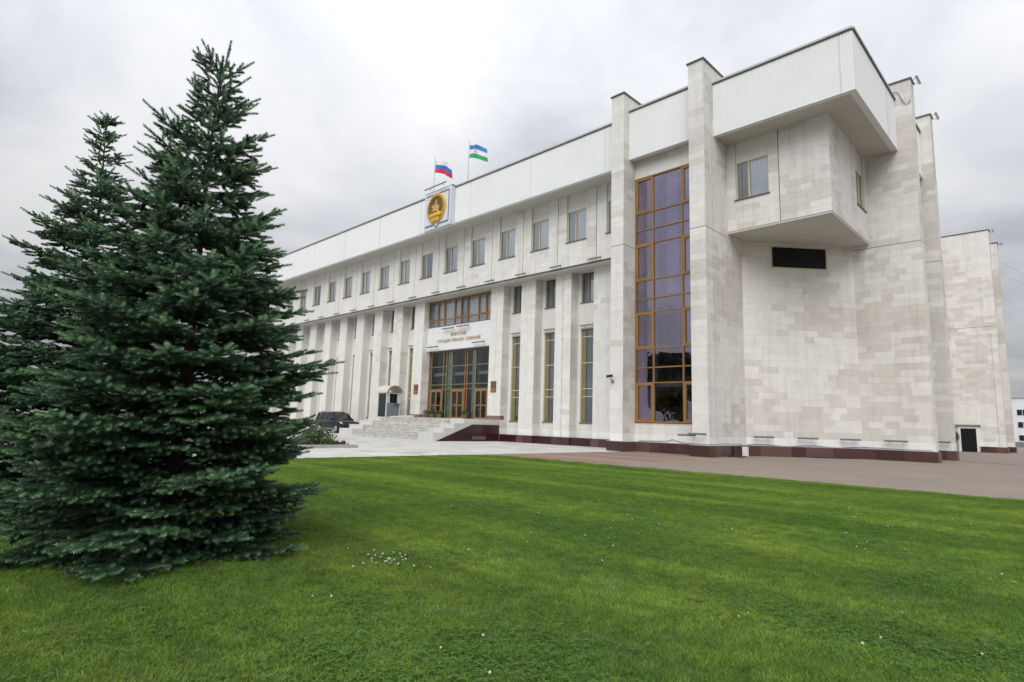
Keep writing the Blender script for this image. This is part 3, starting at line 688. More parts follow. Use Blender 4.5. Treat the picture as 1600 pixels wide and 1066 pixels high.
mb = MB(); mb.extr([(-29.8, 23.5, -.01), (-29.8, 29.08, -.01), (-29.8, 29.08, 1.12), (-29.8, 26.6, 1.12)], (.04, 0, 0), 'polished_granite'); stp(mb, 'ramp_wall')
mb = MB()
for i in range(9): mb.box(-29.757, -29.75, 26.6 + i * .14, 26.67 + i * .14, .12, .34, 'galvanised')
stp(mb, 'vent_grille')
mb = MB(); mb.hexa([(-39.0, 26.2, 1.505), (-38.3, 26.2, 1.505), (-38.3, 28.0, 1.505), (-39.0, 28.0, 1.505), (-39.0, 26.2, 1.54), (-38.3, 26.2, 1.54), (-38.3, 28.0, 1.66), (-39.0, 28.0, 1.66)], 'white_paint')
tag(mb.build('ramp_board'), 'low white ramp board lying on the landing beside the grey booth', 'ramp')

# ------------------------------------------------------------------ things on and around the building
ORD = 'first second third fourth fifth sixth seventh eighth ninth tenth eleventh twelfth thirteenth fourteenth fifteenth sixteenth'.split()
def floodlight_mesh():
    r = empty('floodlight_bar')
    mb = MB(); mb.extr([(-.5, -.05, .0), (-.5, .05, .0), (-.5, .06, .05), (-.5, .03, .09), (-.5, -.03, .09), (-.5, -.06, .05)], (1, 0, 0), 'galvanised'); mb.build('housing', r)
    mb = MB(); mb.box(-.47, .47, -.035, .035, -.012, 0, 'lamp_lens'); mb.build('lens', r)
    mb = MB()
    for x in (-.3, .3): mb.tube([(x, .0, .05), (x, .16, .02), (x, .25, .0)], .014, 'galvanised', 5)
    mb.build('bracket', r)
    return r
FL = floodlight_mesh(); fl_used = [False]
def floodlight(loc, rz, sx, label, group, flip=False):
    o = FL if not fl_used[0] else copy_tree(FL); fl_used[0] = True
    o.location = loc; o.rotation_euler = (R(180) if flip else 0, 0, rz); o.scale = (sx, 1, 1); tag(o, label, 'floodlight', group)
    return o
for k in range(0, 14):
    floodlight((cxk(k) + .05, YU - .22, ZB + .18), 0, .95, 'slim floodlight bar on the ledge below the top windows, %s from the stair pier' % ORD[k], 'floodlights along the ledge')
for i, k in enumerate((0, 1, 2, 6, 7, 8)):
    floodlight((cxk(k) - PITCH / 2, YW - .2, 7.60), 0, 1.1, 'thin floodlight bar over the tall ground floor window, %s from the stair pier' % ORD[i], 'floodlights over the tall windows')
for (x0, x1, z, lab) in ((-36.98, -35.53, 8.60, 'floodlight bar above the gold lettering, nearer the red plaque by the booth'), (-35.18, -33.76, 8.64, 'floodlight bar above the gold lettering, farther from the booth'), (-38.89, -37.43, 7.22, 'floodlight bar below the lettering at the booth end of the white sign'), (-33.26, -31.9, 7.22, 'floodlight bar below the lettering at the stair tower end of the white sign')):
    floodlight(((x0 + x1) / 2, YS - .26, z), 0, x1 - x0, lab, 'floodlights on the sign panel')
base = [((-13.72, 25.75, .93), 0, .9, 'grey floodlight bar low on the front of the stair pier, farther from the corner'), ((-13.15, 25.70, 1.0), 0, .85, 'grey floodlight bar low on the front of the stair pier, beside the corner edge')]
for i, s in enumerate((.80, 3.13, 5.4)):
    p = q(s, .26, .92); base.append((p, math.atan2(du.y, du.x), 1.05, 'grey floodlight bar above the granite base of the angled wall, %s from the stair pier' % ORD[i]))
base.append(((-7.07, 34.5, .92), 0, 1.02, 'grey floodlight bar low on the broad corner pier'))
base.append(((-5.95, 39.4, .92), 0, .8, 'grey floodlight bar low on the narrow pier behind the corner pier'))
for p, rz, sx, lab in base: floodlight(p, rz, sx, lab, 'floodlights along the granite base')
for (x, y, lab) in ((-5.2, 35.0, 'floodlight on the top edge of the broad corner pier'), (-5.15, 39.9, 'floodlight on the top edge of the second corner pier'), (-5.15, 66.5, 'floodlight on the top edge of the far tower'), (-5.0, 71.5, 'floodlight on the top of the farthest pier')):
    floodlight((x, y, ZT - .12), R(90), .9, lab, 'floodlights on the pier tops')
floodlight((-34.9, 26.35, 19.2), 0, 2.6, 'long floodlight bar above the gold coat of arms', 'floodlights on the roof edge')

# coat of arms plaque
EX, EZ, EY = -34.85, 17.42, 26.62
EM = tag(empty('coat_of_arms', (EX, EY, 15.95)), 'gold oval coat of arms on a pale grey plaque on the white fascia', 'emblem')
def emb(mb, name, smooth=False): o = mb.build(name, smooth=smooth); o.parent = EM; o.matrix_parent_inverse = EM.matrix_basis.inverted(); return o
mb = MB(); mb.box(EX - 1.62, EX + 1.62, EY, 27.04, 15.95, 18.98, 'plaque_grey'); mb.box(EX - 1.66, EX + 1.66, EY + .05, 27.03, 18.98, 19.06, 'blue_grey_line'); emb(mb, 'plaque')
mb = MB()
mb.box(EX - 1.45, EX - 1.42, EY - .03, EY, 16.25, 18.72, 'white_paint'); mb.box(EX + 1.36, EX + 1.42, EY - .04, EY, 16.25, 18.72, 'blue_grey_line'); mb.box(EX - 1.42, EX + 1.36, EY - .04, EY, 18.68, 18.74, 'blue_grey_line')
mb.box(EX - 1.42, EX - .35, EY - .05, EY, 16.22, 16.31, 'blue_grey_line'); mb.box(EX + .35, EX + 1.36, EY - .05, EY, 16.22, 16.31, 'blue_grey_line')
mb.extr([(EX - .35, EY - .05, 16.31), (EX - .35, EY - .05, 16.22), (EX, EY - .05, 15.97), (EX + .35, EY - .05, 16.22), (EX + .35, EY - .05, 16.31), (EX, EY - .05, 16.06)], (0, .05, 0), 'blue_grey_line'); emb(mb, 'moulding')
def ring(r0x, r0z, r1x, r1z, yf, yb, mat, n=48, wob=0.0, cz=EZ + .12):
    mb = MB()
    for i in range(n):
        a0, a1 = 2 * math.pi * i / n, 2 * math.pi * (i + 1) / n
        def p(a, rx, rz, y, j): w_ = 1 + (wob if j % 2 else -wob); return (EX - .05 + math.cos(a) * rx * w_, y, cz + math.sin(a) * rz * w_)
        mb.hexa([p(a0, r1x, r1z, yf, 0), p(a1, r1x, r1z, yf, 0), p(a1, r1x, r1z, yb, 0), p(a0, r1x, r1z, yb, 0), p(a0, r0x, r0z, yf - .03, i), p(a1, r0x, r0z, yf - .03, i + 1), p(a1, r0x, r0z, yb, i + 1), p(a0, r0x, r0z, yb, i)], mat)
    return mb
mb = MB(); mb.extr([(EX - .05 + math.cos(a) * 1.0, EY - .05, EZ + .12 + math.sin(a) * 1.05) for a in np.linspace(0, 2 * math.pi, 40)[:-1]], (0, .05, 0), 'dark_bronze'); emb(mb, 'medallion')
emb(ring(1.02, 1.07, 1.12, 1.18, EY - .10, EY, 'gold', 48, .0), 'rim')
mb = MB()      # overlapping leaves of the wreath
for k in range(26):
    a = 2 * math.pi * k / 26 + .5; cx_, cz_ = EX - .05 + .93 * math.cos(a), EZ + .12 + .98 * math.sin(a); tx, tz = -math.sin(a) * .13 + math.cos(a) * .04, math.cos(a) * .13 + math.sin(a) * .04; nx_, nz2 = math.cos(a) * .075, math.sin(a) * .075
    mb.extr([(cx_ - tx, EY - .13, cz_ - tz), (cx_ + nx_, EY - .13, cz_ + nz2), (cx_ + tx, EY - .13, cz_ + tz), (cx_ - nx_, EY - .13, cz_ - nz2)], (0, .09, 0), 'gold')
emb(mb, 'wreath')
mb = MB()      # rider on a rearing horse, in relief
def blob(pts, y, th, mat): mb.extr([(EX - .05 + a, y, EZ + b_) for a, b_ in pts], (0, th, 0), mat)
blob([(-.50, -.18), (-.30, -.10), (-.05, -.14), (.22, -.20), (.34, -.45), (.42, -.42), (.36, -.10), (.44, .10), (.36, .26), (.16, .30), (.10, .52), (.16, .66), (.06, .76), (-.04, .64), (-.02, .40), (-.14, .28), (-.26, .36), (-.44, .40), (-.52, .28), (-.38, .20), (-.30, .06), (-.42, -.02)], EY - .14, .10, 'gold')
blob([(-.30, .50), (-.24, .48), (.02, .30), (-.02, .24)], EY - .15, .10, 'gold')
blob([(-.80, -.42), (-.40, -.30), (.0, -.25), (.40, -.30), (.80, -.42), (.62, -.62), (.0, -.52), (-.62, -.62)], EY - .16, .12, 'gold')
blob([(-.62, -.62), (0, -.52), (.62, -.62), (.58, -.70), (0, -.60), (-.58, -.70)], EY - .13, .09, 'dark_bronze')
blob([(-.58, -.70), (0, -.60), (.58, -.70), (.44, -1.0), (0, -.90), (-.44, -1.0)], EY - .17, .13, 'gold')
for a in np.linspace(-.7, .7, 9):
    blob([(a - .06, -.45), (a, -.24), (a + .06, -.45)], EY - .18, .06, 'gold')
emb(mb, 'rider_relief')

# roof flags
def flagpole(x, y, ztop, stripes, seed, label, Lf=2.6, drop=1.2):
    o = tag(empty('flagpole', (x, y, 18.75)), label, 'flagpole', 'roof flagpoles')
    mb = MB(); mb.tube([(0, 0, 0), (0, 0, ztop - 18.75)], [.04, .025], 'steel_pole', 8); mb.tube([(0, 0, ztop - 18.75), (0, 0, ztop - 18.68)], [.05, .02], 'gold', 8); mb.build('pole', o)
    mb = MB(); mb.box(-.12, .12, -.12, .12, 0, .12, 'coping_metal'); mb.build('foot', o)
    mb = MB(); nx, nz_ = 22, 12; Hf = 1.05; top = ztop - 18.75 - .22
    def P(i, j):
        u = i / nx; v = j / nz_
        return (u * Lf * .93 + .03, .22 * math.sin(u * 5.2 + seed) * u + .06 * math.sin(u * 11 + v * 3), top - v * Hf - (.6 * u + .4 * u * u) * drop - .05 * math.sin(u * 7 + seed + v * 1.5) * u)
    for i in range(nx):
        for j in range(nz_): mb.poly([P(i, j + 1), P(i + 1, j + 1), P(i + 1, j), P(i, j)], stripes[j * 3 // nz_])
    fl_ = mb.build('flag', o, smooth=True)
    if stripes[1] == 'flag_white':
        ew = MB(); c0 = Vector(P(9, nz_ // 2)); ux = (Vector(P(11, nz_ // 2)) - c0).normalized(); uz = (Vector(P(9, nz_ // 2 - 1)) - c0).normalized(); nn = ux.cross(uz).normalized()
        for sg in (-.012, .012):
            for k in range(7):
                a = 2 * math.pi * k / 7; ew.poly([tuple(c0 + nn * sg), tuple(c0 + nn * sg + ux * .12 * math.cos(a) + uz * .12 * math.sin(a)), tuple(c0 + nn * sg + ux * .12 * math.cos(a + .55) + uz * .12 * math.sin(a + .55))], 'gold')
        ew.build('flag_emblem', fl_)
    return o
flagpole(-36.55, 27.45, 22.45, ('flag_white', 'flag_blue', 'flag_red'), 0.4, 'roof flagpole flying a white, blue and red striped flag')
F2 = flagpole(-32.35, 27.45, 22.4, ('flag_sky_blue', 'flag_white', 'flag_green'), 1.6, 'roof flagpole flying a blue, white and green striped flag', 2.1, .9)
for k, lab in ((3, 'small rust red plaque on the entrance column nearer the stair tower'), (6, 'small rust red plaque on the entrance column beside the grey booth')):
    c = cxk(k) + (-.06 if k == 3 else .05)
    o = tag(empty('wall_plaque', (c, YC - .01, 3.45)), lab, 'plaque', 'red plaques beside the entrance')
    mb = MB(); mb.box(-.27, .27, -.04, 0, 0, .78, 'rust_red'); mb.build('board', o)
    mb = MB(); mb.box(-.12, .12, -.05, -.041, .34, .68, 'dark_bronze')
    for i in range(4): mb.box(-.2, .2, -.047, -.041, .06 + i * .065, .09 + i * .065, 'lettering_gold')
    mb.build('inscription', o)

o = tag(empty('security_camera', (-18.06, 26, 3.84)), 'small black security camera on the front of the first stair pier', 'camera')
mb = MB(); mb.tube([(0, 0, -.22), (.02, -.22, -.18), (.02, -.25, -.02)], .025, 'galvanised', 6); mb.box(-.06, .06, -.02, 0, -.3, -.14, 'galvanised'); mb.build('bracket', o)
mb = MB(); mb.hexa([(-.20, -.34, -.03), (-.13, -.42, -.03), (.12, -.20, .02), (.05, -.12, .02), (-.20, -.34, .1), (-.13, -.42, .1), (.12, -.20, .15), (.05, -.12, .15)], 'rubber'); mb.build('housing', o)

o = tag(empty('service_post', (-12.2, 28.75, 0)), 'short white metal service post beside the granite base of the stair pier', 'post')
mb = MB(); mb.box(-.11, .11, -.11, .11, 0, .60, 'white_paint'); mb.build('post_body', o); mb = MB(); mb.box(-.115, .115, -.115, .115, .48, .57, 'booth_grey'); mb.build('vent_band', o)
mb = MB(); mb.prism([(-12.45, 27.3), (-11.9, 27.6), (-12.0, 28.5), (-12.5, 28.6)], .0, .035, 'rubber'); tag(mb.build('dark_sheet'), 'flat black sheet lying beside the white service post', 'mat')  # thin flat black sheets laid on the paving by the granite base
mb = MB(); mb.prism([q(3.2, .18, 0)[:2], q(3.4, .5, 0)[:2], q(5.3, .55, 0)[:2], q(5.7, .3, 0)[:2], q(5.2, .16, 0)[:2]][::-1], .0, .03, 'rubber'); tag(mb.build('dark_sheet'), 'flat black sheet along the granite base of the angled wall', 'mat')

# urn with a dark shrub by the tower door
def leaf_cloud(mb, c, rx, rz, n, size, mats, rnd, flat=False):
    for _ in range(n):
        while True:
            v = Vector((rnd.uniform(-1, 1), rnd.uniform(-1, 1), rnd.uniform(-1, 1)))
            if .25 < v.length < 1: break
        p = Vector((c[0] + v.x * rx, c[1] + v.y * rx, c[2] + v.z * rz)); a = Vector((rnd.gauss(0, 1), rnd.gauss(0, 1), rnd.gauss(0, 1))).normalized(); b_ = a.cross(Vector((rnd.gauss(0, 1), rnd.gauss(0, 1), rnd.gauss(0, 1)))).normalized(); s = size * rnd.uniform(.6, 1.3)
        mb.poly([p - a * s, p + b_ * s * .45, p + a * s, p - b_ * s * .45], rnd.choice(mats))
LEAF = [plain('leaf_%d' % i, c, .6, .2, 5) for i, c in enumerate([(.035, .075, .022), (.055, .105, .028), (.025, .052, .018), (.09, .12, .03)])]
o = tag(empty('potted_shrub', (-8.95, 65.6, 0)), 'dark shrub in a tall grey urn beside the far tower door', 'plant')
mb = MB(); mb.tube([(0, 0, 0), (0, 0, .1), (0, 0, .5), (0, 0, .8)], [.2, .14, .18, .24], 'kerb_concrete', 10); mb.build('urn', o)
mb = MB(); leaf_cloud(mb, (0, 0, 1.3), .38, .5, 500, .07, LEAF[:1] + LEAF[2:3], random.Random(2)); mb.build('foliage', o)

# planters by the doors
for i, (x, lab) in enumerate(((-38.75, 'low terracotta planter beside the booth side door of the entrance'), (-38.05, 'terracotta planter standing second from the booth at the entrance'), (-37.1, 'low planter between the first two entrance doors'), (-34.0, 'small planter beside the last entrance door'))):
    o = tag(empty('planter', (x, 29.55, ZP)), lab, 'planter', 'planters at the entrance')
    mb = MB(); mb.tube([(0, 0, 0), (0, 0, .1), (0, 0, .34)], [.17, .2, .26], 'terracotta', 10); mb.build('pot', o)
    mb = MB(); leaf_cloud(mb, (0, 0, .46), .3, .2, 160, .07, LEAF, random.Random(20 + i)); mb.build('foliage', o)

# guard booth
o = tag(empty('guard_booth', (-40.8, 27.25, 1.5)), 'small grey guard booth with a barrel roof on the entrance landing', 'booth')
bw, bd, bh = .62, .66, 1.86
mb = MB()
for x, y in ((-bw, -bd), (bw - .07, -bd), (-bw, bd - .07), (bw - .07, bd - .07)): mb.box(x, x + .07, y, y + .07, 0, bh, 'booth_white')
mb.box(-bw, bw, -bd - .01, bd + .01, bh, bh + .06, 'booth_white'); mb.build('frame', o)
mb = MB(); mb.box(bw - .05, bw - .02, -bd + .07, bd - .07, .02, 1.12, 'booth_grey'); mb.box(-bw + .02, -bw + .05, -bd + .07, bd - .07, .02, bh, 'booth_grey'); mb.box(-bw + .07, bw - .07, bd - .05, bd - .02, .02, bh, 'booth_grey')
mb.box(bw - .05, bw - .02, -bd + .07, -bd + .32, 1.12, bh, 'booth_white'); mb.box(bw - .05, bw - .02, .36, bd - .07, 1.12, bh, 'booth_white'); mb.box(-bw + .07, bw - .07, -bd + .1, bd - .1, 0, .03, 'rubber'); mb.build('panel', o)
mb = MB(); mb.box(bw - .045, bw - .03, -bd + .32, .36, 1.12, bh, 'car_glass'); mb.build('side_window', o)
mb = MB(); mb.box(-bw + .07, bw - .07, -bd + .02, -bd + .04, .03, bh, 'car_glass'); mb.build('door', o)
mb = MB(); mb.box(bw - .02, bw + .14, .0, bd - .1, 1.04, 1.09, 'booth_grey'); mb.build('counter', o)
mb = MB(); n = 14
arc = [(bd * 1.12 * math.cos(math.pi * i / n), bh + .06 + .58 * math.sin(math.pi * i / n)) for i in range(n + 1)]
for a, b_ in zip(arc, arc[1:]): mb.hexa([(-bw - .25, a[0], a[1]), (bw + .22, a[0], a[1]), (bw + .22, b_[0], b_[1]), (-bw - .25, b_[0], b_[1]), (-bw - .25, a[0], a[1] + .03), (bw + .22, a[0], a[1] + .03), (bw + .22, b_[0], b_[1] + .03), (-bw - .25, b_[0], b_[1] + .03)], 'booth_roof')
mb.build('barrel_roof', o, smooth=False)
mb = MB(); mb.tube([(bw + .2, a[0] * .985, a[1] - .01) for a in arc], .025, 'olive_frame', 6); mb.tube([(bw + .2, -bd * 1.08, bh + .3), (bw + .2, bd * 1.0, bh + .3)], .02, 'olive_frame', 6); mb.tube([(bw + .2, -bd * 1.12, bh + .06), (bw + .2, bd * 1.12, bh + .06)], .02, 'olive_frame', 6); mb.build('roof_hoop', o)

# dark off-road car
CAR = tag(empty('parked_car', (-47.9, 26.75, 0)), 'black off-road car parked beside the colonnade behind the spruce', 'car')
def loft(secs, mat, name, parent, smooth=True, close=True):
    mb = MB(); n = len(secs[0]); i_ = mb.mi(mat)
    for s in secs: mb.v += s
    for k in range(len(secs) - 1):
        for j in range(n):
            g = (j + 1) % n; mb.f.append((k * n + j, k * n + g, (k + 1) * n + g, (k + 1) * n + j)); mb.m.append(i_)
    mb.f.append(tuple(range(n))[::-1]); mb.m.append(i_); mb.f.append(tuple((len(secs) - 1) * n + j for j in range(n))); mb.m.append(i_)
    return mb.build(name, parent, smooth=smooth)
def sec(x, hw, z0, z1, crown=.05):
    return [(x, -hw * .9, z0), (x, -hw, z0 + .12), (x, -hw, z1 - .16), (x, -hw * .94, z1 - .03), (x, -hw * .6, z1 + crown * .5), (x, 0, z1 + crown), (x, hw * .6, z1 + crown * .5), (x, hw * .94, z1 - .03), (x, hw, z1 - .16), (x, hw, z0 + .12), (x, hw * .9, z0)]
loft([sec(-2.40, .80, .48, 1.00), sec(-2.34, .92, .40, 1.08), sec(-1.5, .95, .36, 1.10), sec(0.7, .95, .34, 1.10), sec(1.0, .95, .34, 1.09), sec(1.9, .93, .36, 1.02), sec(2.25, .88, .40, .95), sec(2.42, .78, .46, .84)], 'car_paint', 'body', CAR)
def sec2(x, hb, ht, z0, z1): return [(x, -hb, z0), (x, -ht, z1 - .05), (x, -ht * .8, z1), (x, ht * .8, z1), (x, ht, z1 - .05), (x, hb, z0)]
loft([sec2(-2.32, .86, .80, 1.05, 1.10), sec2(-2.1, .88, .70, 1.05, 1.72), sec2(-1.0, .89, .72, 1.05, 1.82), sec2(-.1, .89, .71, 1.05, 1.80), sec2(.3, .88, .68, 1.05, 1.72), sec2(1.1, .86, .82, 1.05, 1.10)], 'car_glass', 'greenhouse', CAR, smooth=False)
mb = MB()
mb.hexa([(-2.1, -.66, 1.735), (.22, -.66, 1.745), (.22, .66, 1.745), (-2.1, .66, 1.735), (-1.9, -.58, 1.83), (.05, -.58, 1.825), (.05, .58, 1.825), (-1.9, .58, 1.83)], 'car_paint')
for s in (-1, 1):
    for (xa, xb, w) in ((.30, 1.08, .09), (-.35, -.35, .09), (-1.35, -1.35, .1), (-2.08, -2.3, .14)): mb.hexa([(xb - w, s * .9, 1.06), (xb + w, s * .9, 1.06), (xb + w, s * .86, 1.06), (xb - w, s * .86, 1.06), (xa - w, s * .725, 1.76), (xa + w, s * .725, 1.76), (xa + w, s * .68, 1.76), (xa - w, s * .68, 1.76)], 'car_paint')
    mb.tube([(-1.9, s * .62, 1.85), (-1.6, s * .64, 1.90), (-.3, s * .64, 1.89), (-.1, s * .62, 1.83)], .02, 'chrome', 6)
mb.build('roof', CAR)
for s in (-1, 1):
    for x in (-1.42, 1.42):
        mb = MB(); mb.tube([(x, s * .72, .38), (x, s * .95, .38)], .38, 'rubber', 20); wh = mb.build('wheel', CAR)
        mb = MB(); mb.tube([(x, s * .90, .38), (x, s * .965, .38)], .24, 'alloy', 16)
        for k in range(6):
            a = k * math.pi / 3; mb.box(x + .14 * math.cos(a) - .03, x + .14 * math.cos(a) + .03, min(s * .966, s * .972), max(s * .966, s * .972), .38 + .14 * math.sin(a) - .03, .38 + .14 * math.sin(a) + .03, 'rubber')
        mb.build('rim', wh)
    mb = MB(); mb.hexa([(2.12, s * .50, .74), (2.40, s * .50, .72), (2.28, s * .86, .74), (2.02, s * .90, .78), (2.10, s * .52, .92), (2.36, s * .52, .88), (2.22, s * .88, .93), (1.98, s * .915, .96)] if s > 0 else [(2.12, -.50, .74), (2.02, -.90, .78), (2.28, -.86, .74), (2.40, -.50, .72), (2.10, -.52, .92), (1.98, -.915, .96), (2.22, -.88, .93), (2.36, -.52, .88)], 'lamp_lens'); mb.build('headlight', CAR)
    mb = MB(); mb.box(.62, .78, min(s * .93, s * 1.12), max(s * .93, s * 1.12), 1.08, 1.24, 'car_paint'); mb.build('mirror', CAR)
    mb = MB(); mb.box(-1.0, 1.0, min(s * .90, s * 1.0), max(s * .90, s * 1.0), .34, .40, 'chrome'); mb.build('side_step', CAR)
    mb = MB(); mb.box(2.33, 2.42, min(s * .56, s * .76), max(s * .56, s * .76), .50, .58, 'chrome'); mb.build('fog_lamp', CAR)
mb = MB(); mb.box(2.36, 2.45, -.46, .46, .64, .88, 'rubber')
for z in (.68, .75, .82): mb.box(2.451, 2.46, -.45, .45, z, z + .03, 'chrome')
mb.build('grille', CAR)
mb = MB(); mb.box(2.43, 2.465, -.27, .27, .48, .59, 'white_paint'); mb.build('number_plate', CAR)
mb = MB(); mb.box(2.20, 2.44, -.8, .8, .36, .44, 'rubber'); mb.build('bumper', CAR)

# flower bed with shrub
bed = tag(empty('flower_bed', (-26, 9, 0)), 'raised flower bed of red blooms edged with a pale kerb beside the spruce', 'flower bed')
def bp(mb, name): o = mb.build(name); o.parent = bed; o.matrix_parent_inverse = bed.matrix_basis.inverted(); return o
bx0, bx1, by0, by1 = -31.0, -23.0, 3.0, 13.9
mb = MB(); mb.box(bx0, bx1, by0, by0 + .15, 0, .14, 'kerb_concrete'); mb.box(bx0, bx1, by1 - .15, by1, 0, .14, 'kerb_concrete'); mb.box(bx0, bx0 + .15, by0 + .15, by1 - .15, 0, .14, 'kerb_concrete'); mb.box(bx1 - .15, bx1, by0 + .15, by1 - .15, 0, .14, 'kerb_concrete'); bp(mb, 'kerb')
mb = MB(); mb.box(bx0 + .15, bx1 - .15, by0 + .15, by1 - .15, 0, .10, 'soil'); bp(mb, 'soil_fill')
rf = random.Random(12); mb = MB()
for _ in range(900):
    x, y = rf.uniform(bx1 - 2.8, bx1 - .2), rf.uniform(9.0, by1 - .2); h = rf.uniform(.16, .34)
    for k in range(3):
        a = rf.uniform(0, 6.28); s = rf.uniform(.05, .10); mb.poly([(x, y, .1), (x + s * math.cos(a), y + s * math.sin(a), h * .7), (x + s * .4 * math.cos(a + 1), y + s * .4 * math.sin(a + 1), h * .9)], rf.choice(LEAF))
    if rf.random() < .5:
        s = rf.uniform(.03, .05)
        for k in range(3): mb.poly([(x - s, y - s + k * .03, h), (x + s, y - s * .5, h + .02), (x + s * .5, y + s, h + .05), (x - s, y + s * .3, h + .01)], 'petal_red')
tag(bp(mb, 'flowers'), kind='stuff')
o = tag(empty('garden_shrub', (-23.95, 12.3, .1)), 'rounded green shrub at the edge of the flower bed', 'shrub')
mb = MB()
for k in range(9):
    a = k * 2.4; mb.tube([(0, 0, 0), (.25 * math.cos(a), .25 * math.sin(a), .45), (.5 * math.cos(a), .5 * math.sin(a), .6)], [.02, .012, .006], 'bark', 5)
mb.build('stem', o)
mb = MB(); rs = random.Random(8)
for k in range(22):
    a = rs.uniform(0, 6.28); r_ = rs.uniform(.1, .75); leaf_cloud(mb, (r_ * math.cos(a), r_ * math.sin(a), rs.uniform(.2, .62) - r_ * .18), .3, .18, 110, .055, LEAF[:2] + LEAF[3:], rs)
mb.build('foliage', o)

# far white building, overhead wires
FB = tag(empty('white_building', (0, 120, 0)), 'distant white building with rows of dark windows beyond the pavement', 'building')
def fb(mb, name): o = mb.build(name); o.parent = FB; o.matrix_parent_inverse = FB.matrix_basis.inverted(); return o
fx0 = -9.3; mb = MB(); mb.box(fx0, 45, 120, 140, 0, 7.6, 'white_render'); mb.box(fx0 - .02, 45, 119.9, 120, 0, .8, 'booth_grey'); fb(mb, 'wall')
mb = MB(); mb.box(fx0 - .15, 45.2, 119.8, 140, 7.6, 7.85, 'coping_metal'); fb(mb, 'roof_edge')
for r in range(3):
    for c in range(12):
        x = fx0 + .95 + c * 2.1; z = 1.05 + r * 1.9 if r else .95
        mb = MB(); mb.box(x, x + 1.35, 119.95, 120.02, z, z + .95, 'booth_white'); wn_ = fb(mb, 'window')
        for d in range(2):
            mb = MB(); mb.box(x + .06 + d * .66, x + .63 + d * .66, 119.93, 119.945, z + .06, z + .89, 'car_glass'); p_ = mb.build('pane'); p_.parent = wn_
for i, (w0_, w1_) in enumerate((((-5.32, 71.6, 18.1), (2.2, 100, 18.2)), ((-5.32, 71.6, 17.0), (2.2, 100, 17.1)))):
    mb = MB(); mb.tube([(w0_[0] + (w1_[0] - w0_[0]) * t_, w0_[1] + (w1_[1] - w0_[1]) * t_, w0_[2] + (w1_[2] - w0_[2]) * t_ - 2.4 * t_ * (1 - t_)) for t_ in np.linspace(0, 1, 16)], .010, 'galvanised', 5)
    tag(mb.build('overhead_wire'), ('upper' if i == 0 else 'lower') + ' thin overhead wire running out from the far tower', 'wire', 'overhead wires')

mb = MB(); mb.hexa([(-5.0, 39.3, -.003), (6.5, 31.4, -.003), (6.6, 31.55, -.003), (-4.9, 39.45, -.003), (-5.0, 39.3, .012), (6.5, 31.4, .012), (6.6, 31.55, .012), (-4.9, 39.45, .012)], 'booth_grey'); tag(mb.build('drain_channel'), 'narrow dark drain channel crossing the pavement beyond the corner pier', 'drain')

# ------------------------------------------------------------------ vegetation
def mesh_np(name, V, F, mats, parent=None, attr=None, mi=None):
    me = bpy.data.meshes.new(name); nf = len(F); k = F.shape[1]
    me.vertices.add(len(V)); me.vertices.foreach_set('co', V.astype(np.float32).ravel())
    me.loops.add(nf * k); me.loops.foreach_set('vertex_index', F.astype(np.int32).ravel())
    me.polygons.add(nf); me.polygons.foreach_set('loop_start', np.arange(0, nf * k, k, dtype=np.int32)); me.polygons.foreach_set('loop_total', np.full(nf, k, np.int32))
    for m_ in mats: me.materials.append(m_)
    if mi is not None: me.polygons.foreach_set('material_index', mi.astype(np.int32))
    if attr is not None:
        for an, av in attr.items():
            a = me.attributes.new(an, 'FLOAT', 'POINT'); a.data.foreach_set('value', av.astype(np.float32))
    me.update(calc_edges=True); me.validate()
    o = bpy.data.objects.new(name, me)
    if parent is not False:
        COL.objects.link(o)
        if parent: o.parent = parent
    return o

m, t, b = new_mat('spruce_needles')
at = t.nodes.new('ShaderNodeAttribute'); at.attribute_name = 'growth_shade'
c = ramp2(t, at.outputs['Fac'], 0.05, (0.018, 0.046, 0.030), 1.0, (0.165, 0.290, 0.145))  # pale new growth, plus crown shading painted in: inner shoots darker, outer lighter
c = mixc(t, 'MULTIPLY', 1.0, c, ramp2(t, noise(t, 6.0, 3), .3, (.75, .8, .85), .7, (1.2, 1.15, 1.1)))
t.links.new(c, b.inputs['Base Color']); b.inputs['Roughness'].default_value = 0.55; b.inputs['Specular IOR Level'].default_value = 0.25

